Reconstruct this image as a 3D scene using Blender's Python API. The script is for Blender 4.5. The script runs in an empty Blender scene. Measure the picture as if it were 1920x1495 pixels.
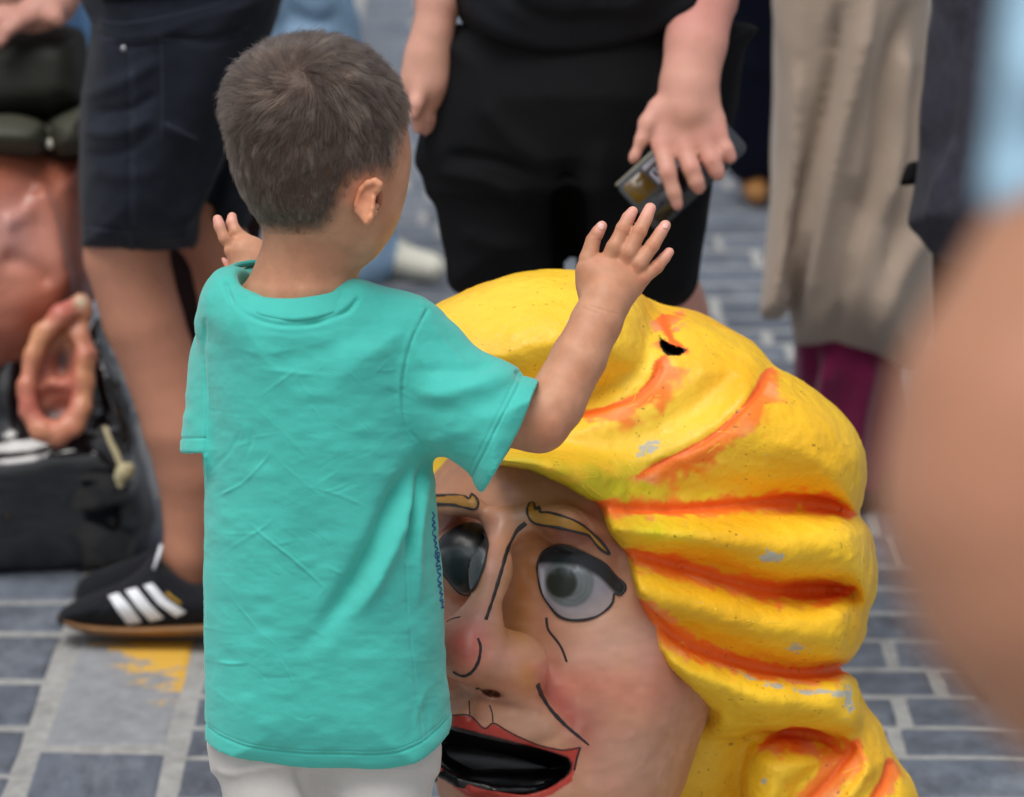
import bpy, math, random
import numpy as np
from mathutils import Vector, Matrix
from mathutils.bvhtree import BVHTree

random.seed(7)
RNG = np.random.default_rng(11)
SC = bpy.context.scene
COL = SC.collection
R_ = math.radians

# ------------------------------------------------------------------ camera, sky, sun, exposure
CAM_H = 1.62
PITCH = R_(15.0)
cd = bpy.data.cameras.new('camera')
cd.lens = 135.0
cd.sensor_width = 36.0
cd.clip_start = 0.05
cd.clip_end = 2000.0
cd.dof.use_dof = True
cd.dof.focus_distance = 3.58
cd.dof.aperture_fstop = 5.8
cd.dof.aperture_blades = 9
cam_ob = bpy.data.objects.new('camera', cd)
COL.objects.link(cam_ob)
cam_ob.location = (0, 0, CAM_H)
cam_ob.rotation_euler = (math.pi / 2 - PITCH, 0, 0)
SC.camera = cam_ob

SUN_EL, SUN_AZ = R_(66), R_(205)      # overcast: the sun is a broad bright patch high up behind the camera, a little to the left
w = bpy.data.worlds.new('World')
SC.world = w
w.use_nodes = True
nt = w.node_tree
nt.nodes.clear()
sky = nt.nodes.new('ShaderNodeTexSky')
sky.sky_type = 'NISHITA'
sky.sun_disc = False
sky.sun_elevation = SUN_EL
sky.sun_rotation = SUN_AZ
sky.air_density = 1.0
sky.dust_density = 4.0
sky.ozone_density = 1.0
hs = nt.nodes.new('ShaderNodeHueSaturation')
hs.inputs['Saturation'].default_value = 0.30       # a grey overcast sky
bg = nt.nodes.new('ShaderNodeBackground')
bg.inputs['Strength'].default_value = 0.115
wo = nt.nodes.new('ShaderNodeOutputWorld')
nt.links.new(sky.outputs[0], hs.inputs['Color'])
nt.links.new(hs.outputs[0], bg.inputs['Color'])
nt.links.new(bg.outputs[0], wo.inputs['Surface'])

sl = bpy.data.lights.new('sun', 'SUN')
sl.energy = 1.75
sl.angle = R_(35)
sl.color = (1.0, 0.965, 0.92)
sun = bpy.data.objects.new('sun', sl)
COL.objects.link(sun)
# direction towards the sun: azimuth measured clockwise from +Y
_d = Vector((math.sin(SUN_AZ) * math.cos(SUN_EL), math.cos(SUN_AZ) * math.cos(SUN_EL), math.sin(SUN_EL)))
sun.rotation_euler = _d.to_track_quat('Z', 'Y').to_euler()
sun.location = _d * 30

SC.view_settings.view_transform = 'Standard'
SC.view_settings.look = 'None'
SC.view_settings.gamma = 1.0
SC.view_settings.use_curve_mapping = False
SC.view_settings.exposure = 0.09
SC.render.engine = 'CYCLES'
SC.cycles.use_denoising = True
SC.cycles.max_bounces = 8
SC.cycles.sample_clamp_indirect = 6.0

# ------------------------------------------------------------------ geometry helpers
# Shapes are modelled as distance fields in a frame that sits at the lens: x right, y down, z = distance along the view, in metres.
F, CX, CY = 7200.0, 960.0, 747.5
CT, ST = math.cos(PITCH), math.sin(PITCH)


def P(px, py, z):
    return np.array([(px - CX) * z / F, (py - CY) * z / F, z], dtype=np.float64)


def to_world(V):
    V = np.asarray(V, dtype=np.float64).reshape(-1, 3)
    return np.stack([V[:, 0], V[:, 2] * CT - V[:, 1] * ST, CAM_H - V[:, 2] * ST - V[:, 1] * CT], axis=1)


def from_world(W):
    W = np.asarray(W, dtype=np.float64).reshape(-1, 3)
    dy, dz = W[:, 1], W[:, 2] - CAM_H
    z = dy * CT - dz * ST
    y = -(dy * ST + dz * CT)
    return np.stack([W[:, 0], y, z], axis=1)


def px_of(V):
    return np.stack([CX + F * V[:, 0] / V[:, 2], CY + F * V[:, 1] / V[:, 2]], axis=1)


def zv(py, yw):                       # distance of the point on row py that stands at ground distance yw
    return yw / (CT - ST * (py - CY) / F)


def zg(py):                           # distance of the ground on row py
    return CAM_H / (ST + (py - CY) / F * CT)


def row_of(z, h):                     # row on which a point at distance z and height h shows
    return CY + F * ((CAM_H - h) / z - ST) / CT


def smooth_poly(pts, n=6, closed=True):
    p = np.asarray(pts, dtype=np.float64)
    m = len(p)
    out = []
    rng = range(m) if closed else range(m - 1)
    for i in rng:
        if closed:
            a, b, c, d = p[(i - 1) % m], p[i], p[(i + 1) % m], p[(i + 2) % m]
        else:
            a, b, c, d = p[max(i - 1, 0)], p[i], p[i + 1], p[min(i + 2, m - 1)]
        for k in range(n):
            t = k / n
            out.append(0.5 * ((2 * b) + (c - a) * t + (2 * a - 5 * b + 4 * c - d) * t * t + (3 * b - a - 3 * c + d) * t ** 3))
    if not closed:
        out.append(p[-1])
    return np.array(out)


def seg_dist(U, Vv, pts, closed=False):
    """Distance from points (U, Vv) to a polyline, the parameter 0..1 along it, and the side (sign)."""
    pts = np.asarray(pts, dtype=np.float64)
    n = len(pts)
    best = np.full(U.shape, 1e18)
    par = np.zeros(U.shape)
    side = np.ones(U.shape)
    m = n if closed else n - 1
    L = [np.hypot(*(pts[(i + 1) % n] - pts[i])) for i in range(m)]
    tot = max(sum(L), 1e-9)
    acc = 0.0
    for i in range(m):
        ax, ay = pts[i]
        bx, by = pts[(i + 1) % n]
        dx, dy = bx - ax, by - ay
        q = dx * dx + dy * dy + 1e-12
        t = np.clip(((U - ax) * dx + (Vv - ay) * dy) / q, 0, 1)
        ex, ey = U - ax - t * dx, Vv - ay - t * dy
        d2 = ex * ex + ey * ey
        mk = d2 < best
        best = np.where(mk, d2, best)
        par = np.where(mk, (acc + t * L[i]) / tot, par)
        side = np.where(mk, np.sign(dx * ey - dy * ex), side)
        acc += L[i]
    return np.sqrt(best), par, side


def poly_sd(U, Vv, poly):
    """Signed distance to a closed polygon, negative inside."""
    d, _, _ = seg_dist(U, Vv, poly, True)
    ins = np.zeros(U.shape, dtype=bool)
    n = len(poly)
    for i in range(n):
        ax, ay = poly[i]
        bx, by = poly[(i + 1) % n]
        if ay == by:
            continue
        cr = (ay > Vv) != (by > Vv)
        ins ^= cr & (U < (bx - ax) * (Vv - ay) / (by - ay) + ax)
    return np.where(ins, -d, d)


def inside(U, Vv, poly):
    return poly_sd(np.asarray(U, float), np.asarray(Vv, float), poly) < 0


class SD2:
    """A polygon's signed distance sampled on a raster of pixels, looked up by interpolation."""

    def __init__(s, poly, pad=60, step=2.5):
        p = np.asarray(poly)
        s.x0, s.y0 = p[:, 0].min() - pad, p[:, 1].min() - pad
        nx, ny = int((p[:, 0].max() + pad - s.x0) / step) + 2, int((p[:, 1].max() + pad - s.y0) / step) + 2
        gx, gy = np.meshgrid(s.x0 + step * np.arange(nx), s.y0 + step * np.arange(ny), indexing='ij')
        s.g = poly_sd(gx, gy, p).astype(np.float32)
        s.step, s.nx, s.ny = step, nx, ny

    def __call__(s, U, Vv):
        a = np.clip((U - s.x0) / s.step, 0, s.nx - 1.001)
        b = np.clip((Vv - s.y0) / s.step, 0, s.ny - 1.001)
        i, j = a.astype(np.int32), b.astype(np.int32)
        fa, fb = a - i, b - j
        g = s.g
        return (g[i, j] * (1 - fa) + g[i + 1, j] * fa) * (1 - fb) + (g[i, j + 1] * (1 - fa) + g[i + 1, j + 1] * fa) * fb


def smin(a, b, k):
    if k <= 0:
        return np.minimum(a, b)
    h = np.maximum(k - np.abs(a - b), 0) / k
    return np.minimum(a, b) - h * h * (k * 0.25)


class Field:
    def __init__(s, px0, px1, py0, py1, z0, z1, h):
        zm = z1
        lo = np.array([min((px0 - CX) * z0 / F, (px0 - CX) * z1 / F), min((py0 - CY) * z0 / F, (py0 - CY) * z1 / F), z0])
        hi = np.array([max((px1 - CX) * z0 / F, (px1 - CX) * z1 / F), max((py1 - CY) * z0 / F, (py1 - CY) * z1 / F), z1])
        s.lo, s.h = lo, h
        n = np.ceil((hi - lo) / h).astype(int) + 1
        s.n = n
        s.f = np.full(tuple(n), 0.2, dtype=np.float32)
        s.ax = [(lo[i] + h * np.arange(n[i])).astype(np.float32) for i in range(3)]

    def sub(s, lo, hi):
        sl = []
        for i in range(3):
            a = int(max(0, math.floor((lo[i] - s.lo[i]) / s.h)))
            b = int(min(s.n[i], math.ceil((hi[i] - s.lo[i]) / s.h) + 1))
            if b <= a:
                return None
            sl.append(slice(a, b))
        X = s.ax[0][sl[0]][:, None, None]
        Y = s.ax[1][sl[1]][None, :, None]
        Z = s.ax[2][sl[2]][None, None, :]
        return tuple(sl), X, Y, Z

    def put(s, sl, d, k, op):
        cur = s.f[sl]
        if op == 'add':
            s.f[sl] = smin(cur, d, k)
        elif op == 'cut':
            s.f[sl] = -smin(-cur, d, k)
        else:                          # 'and'
            s.f[sl] = -smin(-cur, -d, k)

    def cone(s, a, b, ra, rb, k=0.0, op='add', sq=1.0):
        m = max(ra, rb) * max(1.0, sq) + k + 3 * s.h
        g = s.sub(np.minimum(a, b) - m, np.maximum(a, b) + m)
        if g is None:
            return s
        sl, X, Y, Z = g
        px, py, pz = X - a[0], Y - a[1], (Z - a[2]) / sq
        bx, by, bz = b[0] - a[0], b[1] - a[1], (b[2] - a[2]) / sq
        q = bx * bx + by * by + bz * bz + 1e-12
        t = np.clip((px * bx + py * by + pz * bz) / q, 0, 1)
        d = np.sqrt((px - t * bx) ** 2 + (py - t * by) ** 2 + (pz - t * bz) ** 2) - (ra + (rb - ra) * t)
        s.put(sl, d.astype(np.float32), k, op)
        return s

    def chain(s, pts, k=0.0, op='add', sq=1.0):
        """pts: (px, py, z, radius in px at that distance)"""
        for a, b in zip(pts[:-1], pts[1:]):
            s.cone(P(*a[:3]), P(*b[:3]), a[3] * a[2] / F, b[3] * b[2] / F, k, op, sq)
        return s

    def ball(s, px, py, z, r, k=0.0, op='add', sq=1.0):
        c = P(px, py, z)
        return s.cone(c, c + 1e-5, r * z / F, r * z / F, k, op, sq)

    def ell(s, c, rad, rot=None, k=0.0, op='add'):
        c = np.asarray(c)
        rad = np.asarray(rad, float)
        Rm = np.eye(3) if rot is None else np.array(rot)      # columns = the axes
        m = np.sqrt((Rm ** 2) @ (rad ** 2)) + k + 3 * s.h
        g = s.sub(c - m, c + m)
        if g is None:
            return s
        sl, X, Y, Z = g
        x, y, z = X - c[0], Y - c[1], Z - c[2]
        k0 = 0
        k1 = 0
        for i in range(3):
            q = x * Rm[0, i] + y * Rm[1, i] + z * Rm[2, i]
            k0 = k0 + (q / rad[i]) ** 2
            k1 = k1 + (q / rad[i] ** 2) ** 2
        k0 = np.sqrt(k0)
        d = k0 * (k0 - 1) / np.sqrt(k1 + 1e-12)
        s.put(sl, d.astype(np.float32), k, op)
        return s

    def pillow(s, poly, zc, tf, tb=None, R=0.05, k=0.0, op='add', smooth=4, lean=0.0):
        """A closed outline with real depth: tf towards the lens and tb away from it, round edges of radius R.
        zc: a distance, or a list of (row, distance); lean: change of distance per pixel of x."""
        tb = tf if tb is None else tb
        poly = smooth_poly(poly, smooth) if smooth else np.asarray(poly, float)
        if isinstance(zc, (int, float)):
            rows, zs = np.array([0.0, 1.0]), np.array([zc, zc], float)
        else:
            rows, zs = np.array([q[0] for q in zc], float), np.array([q[1] for q in zc], float)
        z0, z1 = zs.min() - tf - k - 3 * s.h, zs.max() + tb + k + 3 * s.h
        xm = 0.5 * (poly[:, 0].min() + poly[:, 0].max())
        if lean:
            e = abs(lean) * 0.5 * (poly[:, 0].max() - poly[:, 0].min())
            z0, z1 = z0 - e, z1 + e
        c = []
        pad = (k + 3 * s.h) * F / z0
        for zz in (z0, z1):
            c.append(P(poly[:, 0].min() - pad, poly[:, 1].min() - pad, zz))
            c.append(P(poly[:, 0].max() + pad, poly[:, 1].max() + pad, zz))
        c = np.array(c)
        g = s.sub(c.min(0), c.max(0))
        if g is None:
            return s
        sl, X, Y, Z = g
        U = (CX + F * X / Z)
        Vv = (CY + F * Y / Z)
        sdm = SD2(poly, pad + 30)
        U, Vv = np.broadcast_arrays(U, Vv)
        sd = sdm(U, Vv) * (Z / F)
        zz = np.interp(Vv, rows, zs) + lean * (U - xm)
        dz = Z - zz
        t = np.where(dz < 0, -dz * (R / tf), dz * (R / tb))
        w1 = sd + R
        d = np.minimum(np.maximum(w1, t), 0) + np.sqrt(np.maximum(w1, 0) ** 2 + np.maximum(t, 0) ** 2) - R
        s.put(sl, d.astype(np.float32), k, op)
        return s

    def stack(s, rows, k=0.0, op='add', pw=2.0, cap=True):
        """rows: (py, left px, right px, distance of the axis, half depth in m)"""
        r = np.array(rows, float)
        z0, z1 = (r[:, 3] - r[:, 4]).min() - k - 3 * s.h, (r[:, 3] + r[:, 4]).max() + k + 3 * s.h
        pad = (k + 3 * s.h) * F / z0
        c = []
        for zz in (z0, z1):
            c.append(P(r[:, 1].min() - pad, r[:, 0].min() - pad, zz))
            c.append(P(r[:, 2].max() + pad, r[:, 0].max() + pad, zz))
        c = np.array(c)
        g = s.sub(c.min(0), c.max(0))
        if g is None:
            return s
        sl, X, Y, Z = g
        U = CX + F * X / Z
        Vv = np.broadcast_to(CY + F * Y / Z, np.broadcast_shapes(X.shape, Y.shape, Z.shape))
        L, Rr = np.interp(Vv, r[:, 0], r[:, 1]), np.interp(Vv, r[:, 0], r[:, 2])
        zc, T = np.interp(Vv, r[:, 0], r[:, 3]), np.interp(Vv, r[:, 0], r[:, 4])
        a = (Rr - L) * 0.5 * Z / F
        x = np.abs(X - ((L + Rr) * 0.5 - CX) * Z / F) / a
        q = np.abs(Z - zc) / T
        k0 = (x ** pw + q ** pw) ** (1 / pw)
        k1 = np.sqrt((x / a) ** 2 + (q / T) ** 2) + 1e-9
        d = k0 * (k0 - 1) / k1
        if cap:
            e = np.maximum(r[0, 0] - Vv, Vv - r[-1, 0]) * Z / F
            d = np.maximum(d, e)
        s.put(sl, d.astype(np.float32), k, op)
        return s

    def mesh(s, smooth=2):
        f = s.f
        for i in range(3):
            sl = [slice(None)] * 3
            for e in (0, -1):
                sl[i] = e
                f[tuple(sl)] = np.maximum(f[tuple(sl)], s.h * 0.5)
        ng = f < 0
        cnt = np.zeros(tuple(x - 1 for x in f.shape), np.int8)
        offs = [(a, b, c) for a in (0, 1) for b in (0, 1) for c in (0, 1)]
        sh = cnt.shape
        for a, b, c in offs:
            cnt += ng[a:a + sh[0], b:b + sh[1], c:c + sh[2]]
        act = (cnt > 0) & (cnt < 8)
        ijk = np.argwhere(act)
        idx = np.full(sh, -1, np.int32)
        idx[act] = np.arange(len(ijk))
        acc = np.zeros((len(ijk), 3))
        num = np.zeros(len(ijk))
        i, j, k = ijk.T
        cv = {o: f[i + o[0], j + o[1], k + o[2]].astype(np.float64) for o in offs}
        for o in offs:
            for ax in range(3):
                if o[ax] == 0:
                    e = list(o)
                    e[ax] = 1
                    e = tuple(e)
                    fa, fb = cv[o], cv[e]
                    m = (fa < 0) != (fb < 0)
                    t = np.where(m, fa / np.where(m, fa - fb, 1), 0)
                    p = np.array(o, float)[None, :] + t[:, None] * (np.array(e, float) - np.array(o, float))[None, :]
                    acc += p * m[:, None]
                    num += m
        V = s.lo + s.h * (ijk + acc / num[:, None])
        Q = []
        for ax in range(3):
            o1, o2 = [(1, 2), (2, 0), (0, 1)][ax]
            a = [slice(1, -1)] * 3
            a[ax] = slice(0, -1)
            b = list(a)
            b[ax] = slice(1, None)
            A, B = ng[tuple(a)], ng[tuple(b)]
            ch = A != B
            pos = np.argwhere(ch)
            fl = A[ch]
            base = pos.copy()
            for q in range(3):
                if q != ax:
                    base[:, q] += 1
            e1, e2 = np.zeros(3, int), np.zeros(3, int)
            e1[o1], e2[o2] = 1, 1
            g = lambda d: idx[tuple((base - d).T)]
            q4 = np.stack([g(e1 * 0), g(e1), g(e1 + e2), g(e2)], axis=1)
            q4[~fl] = q4[~fl][:, ::-1]
            Q.append(q4)
        Q = np.concatenate(Q)
        Q = Q[(Q >= 0).all(1)]
        for it in range(smooth):
            V = laplace(V, Q, 0.5)
        return V, Q


def laplace(V, Q, lam):
    n = len(V)
    a = Q.ravel()
    b = np.roll(Q, -1, axis=1).ravel()
    cnt = np.bincount(a, minlength=n) + np.bincount(b, minlength=n)
    S = np.stack([np.bincount(a, weights=V[b, i], minlength=n) + np.bincount(b, weights=V[a, i], minlength=n) for i in range(3)], axis=1)
    return V + lam * (S / np.maximum(cnt, 1)[:, None] - V)


def subdivide(V, Q, smooth=1):
    """Each quad into four."""
    n = len(V)
    e = np.concatenate([np.stack([Q[:, i], Q[:, (i + 1) % 4]], 1) for i in range(4)])
    es = np.sort(e, axis=1)
    key = es[:, 0].astype(np.int64) * n + es[:, 1]
    uq, inv = np.unique(key, return_inverse=True)
    em = 0.5 * (V[uq // n] + V[uq % n])
    fm = V[Q].mean(1)
    m = len(Q)
    E = [n + inv[i * m:(i + 1) * m] for i in range(4)]
    c = n + len(uq) + np.arange(m)
    V2 = np.concatenate([V, em, fm])
    Q2 = np.concatenate([np.stack([Q[:, i], E[i], c, E[i - 1]], 1) for i in range(4)])
    for _ in range(smooth):
        V2 = laplace(V2, Q2, 0.5)
    return V2, Q2


def vnormals(V, Q):
    nrm = np.cross(V[Q[:, 2]] - V[Q[:, 0]], V[Q[:, 3]] - V[Q[:, 1]])
    N = np.stack([sum(np.bincount(Q[:, c], weights=nrm[:, i], minlength=len(V)) for c in range(4)) for i in range(3)], axis=1)
    return N / (np.linalg.norm(N, axis=1, keepdims=True) + 1e-12)


_H = np.random.default_rng(3).random(4096).astype(np.float64)


def vnoise(V, scale, seed=0):
    """Smooth value noise, about -1..1."""
    p = np.asarray(V) * scale + seed * 17.31
    i = np.floor(p).astype(np.int64)
    f = p - i
    f = f * f * (3 - 2 * f)
    r = 0
    for a in (0, 1):
        for b in (0, 1):
            for c in (0, 1):
                h = ((i[:, 0] + a) * 73856093 ^ (i[:, 1] + b) * 19349663 ^ (i[:, 2] + c) * 83492791) & 4095
                wt = (f[:, 0] if a else 1 - f[:, 0]) * (f[:, 1] if b else 1 - f[:, 1]) * (f[:, 2] if c else 1 - f[:, 2])
                r = r + _H[h] * wt
    return r * 2 - 1


def srgb(r, g, b):
    f = lambda c: (c / 255 / 12.92) if c / 255 <= 0.04045 else ((c / 255 + 0.055) / 1.055) ** 2.4
    return np.array([f(r), f(g), f(b)])


def mix(Cc, col, wt):
    wt = np.clip(np.asarray(wt), 0, 1)[:, None]
    return Cc * (1 - wt) + np.asarray(col)[None, :] * wt


def sstep(a, b, x):
    t = np.clip((np.asarray(x) - a) / (b - a), 0, 1)
    return t * t * (3 - 2 * t)


# ------------------------------------------------------------------ object helpers
def raw_mesh(name, W, faces, colors=None, flat=False):
    me = bpy.data.meshes.new(name)
    W = np.asarray(W, dtype=np.float32)
    if isinstance(faces, np.ndarray):
        nf, m = faces.shape
        me.vertices.add(len(W))
        me.vertices.foreach_set('co', W.ravel())
        me.loops.add(nf * m)
        me.loops.foreach_set('vertex_index', faces.astype(np.int32).ravel())
        me.polygons.add(nf)
        me.polygons.foreach_set('loop_start', np.arange(0, nf * m, m, dtype=np.int32))
        me.update(calc_edges=True)
        me.validate()
    else:
        me.from_pydata([tuple(map(float, v)) for v in W], [], faces)
        me.update()
    if not flat:
        me.polygons.foreach_set('use_smooth', np.ones(len(me.polygons), dtype=bool))
    if colors is not None and len(me.vertices) == len(W):
        at = me.attributes.new('Col', 'FLOAT_COLOR', 'POINT')
        c4 = np.concatenate([np.asarray(colors, np.float32), np.ones((len(W), 1), np.float32)], axis=1)
        at.data.foreach_set('color', c4.ravel())
    return me


def link(name, me, material, parent=None, label=None):
    o = bpy.data.objects.new(name, me)
    COL.objects.link(o)
    if material is not None:
        me.materials.clear()
        me.materials.append(material)
    if parent is not None:
        top = parent
        while top.parent is not None:
            top = top.parent
        o.parent = parent
        # geometry is given in world space: cancel the root's offset once
        if parent == top and parent.type == 'EMPTY':
            o.matrix_parent_inverse = Matrix.Translation(-Vector(parent.location))
    if label:
        o['label'] = label
    return o


def part(name, V, Q, material, parent, colors=None, label=None):
    """V in the modelling frame."""
    return link(name, raw_mesh(name, to_world(V), Q, colors), material, parent, label)


def thing(name, loc, label, category, group=None):
    o = bpy.data.objects.new(name, None)
    COL.objects.link(o)
    o.empty_display_size = 0.1
    o.location = loc
    o['label'] = label
    o['category'] = category
    if group:
        o['group'] = group
    return o


def tube(pts, rad, nseg=8, sq=None, ref=(0, 0, 1), caps=True):
    """A swept tube: points n x 3, radii n; sq flattens it along ref."""
    pts = np.asarray(pts, float)
    rad = np.broadcast_to(np.asarray(rad, float), (len(pts),))
    t = np.gradient(pts, axis=0)
    t /= np.linalg.norm(t, axis=1, keepdims=True) + 1e-12
    ref = np.asarray(ref, float)
    if ref.ndim == 1:
        ref = np.broadcast_to(ref, pts.shape)
    n = ref - (ref * t).sum(1, keepdims=True) * t
    n /= np.linalg.norm(n, axis=1, keepdims=True) + 1e-12
    b = np.cross(t, n)
    sq = 1.0 if sq is None else sq
    an = 2 * np.pi * np.arange(nseg) / nseg
    V = pts[:, None, :] + rad[:, None, None] * (np.cos(an)[None, :, None] * b[:, None, :] + sq * np.sin(an)[None, :, None] * n[:, None, :])
    m = len(pts)
    V = V.reshape(-1, 3)
    Q = []
    for i in range(m - 1):
        for j in range(nseg):
            k = (j + 1) % nseg
            Q.append((i * nseg + j, i * nseg + k, (i + 1) * nseg + k, (i + 1) * nseg + j))
    if caps:
        Q.append(tuple(range(nseg))[::-1])
        Q.append(tuple((m - 1) * nseg + j for j in range(nseg)))
    return V, Q


def join_geo(parts):
    Vs, Fs, n = [], [], 0
    for V, Fc in parts:
        Vs.append(np.asarray(V, float))
        Fs += [tuple(int(i) + n for i in f) for f in Fc]
        n += len(V)
    return np.concatenate(Vs), Fs


def bvh_of(V, Q):
    return BVHTree.FromPolygons([tuple(v) for v in V], [tuple(int(i) for i in q) for q in Q])


def drop(bvh, px, py, back=0.0):
    """The point of a surface that shows at a pixel, in the modelling frame, and its normal."""
    d = Vector(P(px, py, 1.0)).normalized()
    h = bvh.ray_cast(Vector((0, 0, 0)), d)
    if h[0] is None:
        return None, None
    n = h[1]
    if n.dot(d) > 0:
        n = -n
    return np.array(h[0] + n * back), np.array(n)


def stroke(bvh, pts, w0, w1=None, lift=0.0006, step=4.0, closed=False, thick=0.35, wob=0.0):
    """A brush line lying on a surface: pts in pixels, half widths in m at both ends (thickest in the middle)."""
    c = smooth_poly(pts, 8, closed)
    if closed:
        c = np.concatenate([c, c[:1]])
    L = np.concatenate([[0], np.cumsum(np.hypot(*np.diff(c, axis=0).T))])
    n = max(3, int(L[-1] / step))
    q = np.linspace(0, L[-1], n)
    c = np.stack([np.interp(q, L, c[:, 0]), np.interp(q, L, c[:, 1])], axis=1)
    A, N = [], []
    for u, v in c:
        a, nn = drop(bvh, u, v, lift)
        if a is not None:
            A.append(a)
            N.append(nn)
    if len(A) < 3:
        return None
    A, N = np.array(A), np.array(N)
    t = np.linspace(0, 1, len(A))
    w1 = w0 if w1 is None else w1
    rad = (w0 + (w1 - w0) * t)
    if wob:
        rad = rad * (1 + wob * np.sin(t * 37 + pts[0][0]) * np.sin(t * 17))
    return tube(A, rad, 6, thick, N)


def patch(bvh, poly, step, lift, colf=None, bulge=0.0, bulge_r=20.0, smooth=4, thick=0.0015):
    """A sheet that lies on a surface inside a pixel outline; colf(U, V) gives its paint."""
    poly = smooth_poly(poly, smooth) if smooth else np.asarray(poly, float)
    x0, y0 = poly.min(0)
    x1, y1 = poly.max(0)
    gx = np.arange(x0 - step, x1 + 2 * step, step)
    gy = np.arange(y0 - step, y1 + 2 * step, step)
    U, Vv = np.meshgrid(gx, gy, indexing='ij')
    # snap points just outside onto the outline
    sd = poly_sd(U, Vv, poly)
    e = 0.5
    gxd = (poly_sd(U + e, Vv, poly) - poly_sd(U - e, Vv, poly)) / (2 * e)
    gyd = (poly_sd(U, Vv + e, poly) - poly_sd(U, Vv - e, poly)) / (2 * e)
    near = (sd > 0) & (sd < step * 1.5)
    U = np.where(near, U - sd * gxd, U)
    Vv = np.where(near, Vv - sd * gyd, Vv)
    keep = sd < step * 1.5
    idx = np.full(U.shape, -1)
    pts, uv = [], []
    for i, j in np.argwhere(keep):
        b = lift + bulge * (1 - (1 - min(max(-sd[i, j], 0) / bulge_r, 1)) ** 2) ** 0.5
        a, _ = drop(bvh, U[i, j], Vv[i, j], b)
        if a is None:
            continue
        idx[i, j] = len(pts)
        pts.append(a)
        uv.append((U[i, j], Vv[i, j]))
    q = np.stack([idx[:-1, :-1], idx[:-1, 1:], idx[1:, 1:], idx[1:, :-1]], axis=-1).reshape(-1, 4)
    sdm = 0.25 * (sd[:-1, :-1] + sd[:-1, 1:] + sd[1:, 1:] + sd[1:, :-1]).reshape(-1)
    q = q[(q >= 0).all(1) & (sdm < step * 0.45)]
    used = np.unique(q)
    re = np.full(len(pts), -1)
    re[used] = np.arange(len(used))
    q = re[q]
    pts = np.array(pts)[used]
    uv = np.array(uv)[used]
    c = colf(uv[:, 0], uv[:, 1]) if colf else None
    # give the sheet a back so that it has thickness
    n = len(pts)
    dirs = pts / np.linalg.norm(pts, axis=1, keepdims=True)
    Vb = pts + dirs * thick
    ed = np.concatenate([q[:, [0, 1]], q[:, [1, 2]], q[:, [2, 3]], q[:, [3, 0]]])
    es = np.sort(ed, axis=1)
    _, inv, cn = np.unique(es[:, 0] * (n + 1) + es[:, 1], return_inverse=True, return_counts=True)
    bd = ed[cn[inv] == 1]
    side = np.stack([bd[:, 1], bd[:, 0], bd[:, 0] + n, bd[:, 1] + n], axis=1)
    Q = np.concatenate([q, q[:, ::-1] + n, side])
    V = np.concatenate([pts, Vb])
    return V, Q, (np.concatenate([c, c]) if c is not None else None)


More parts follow.
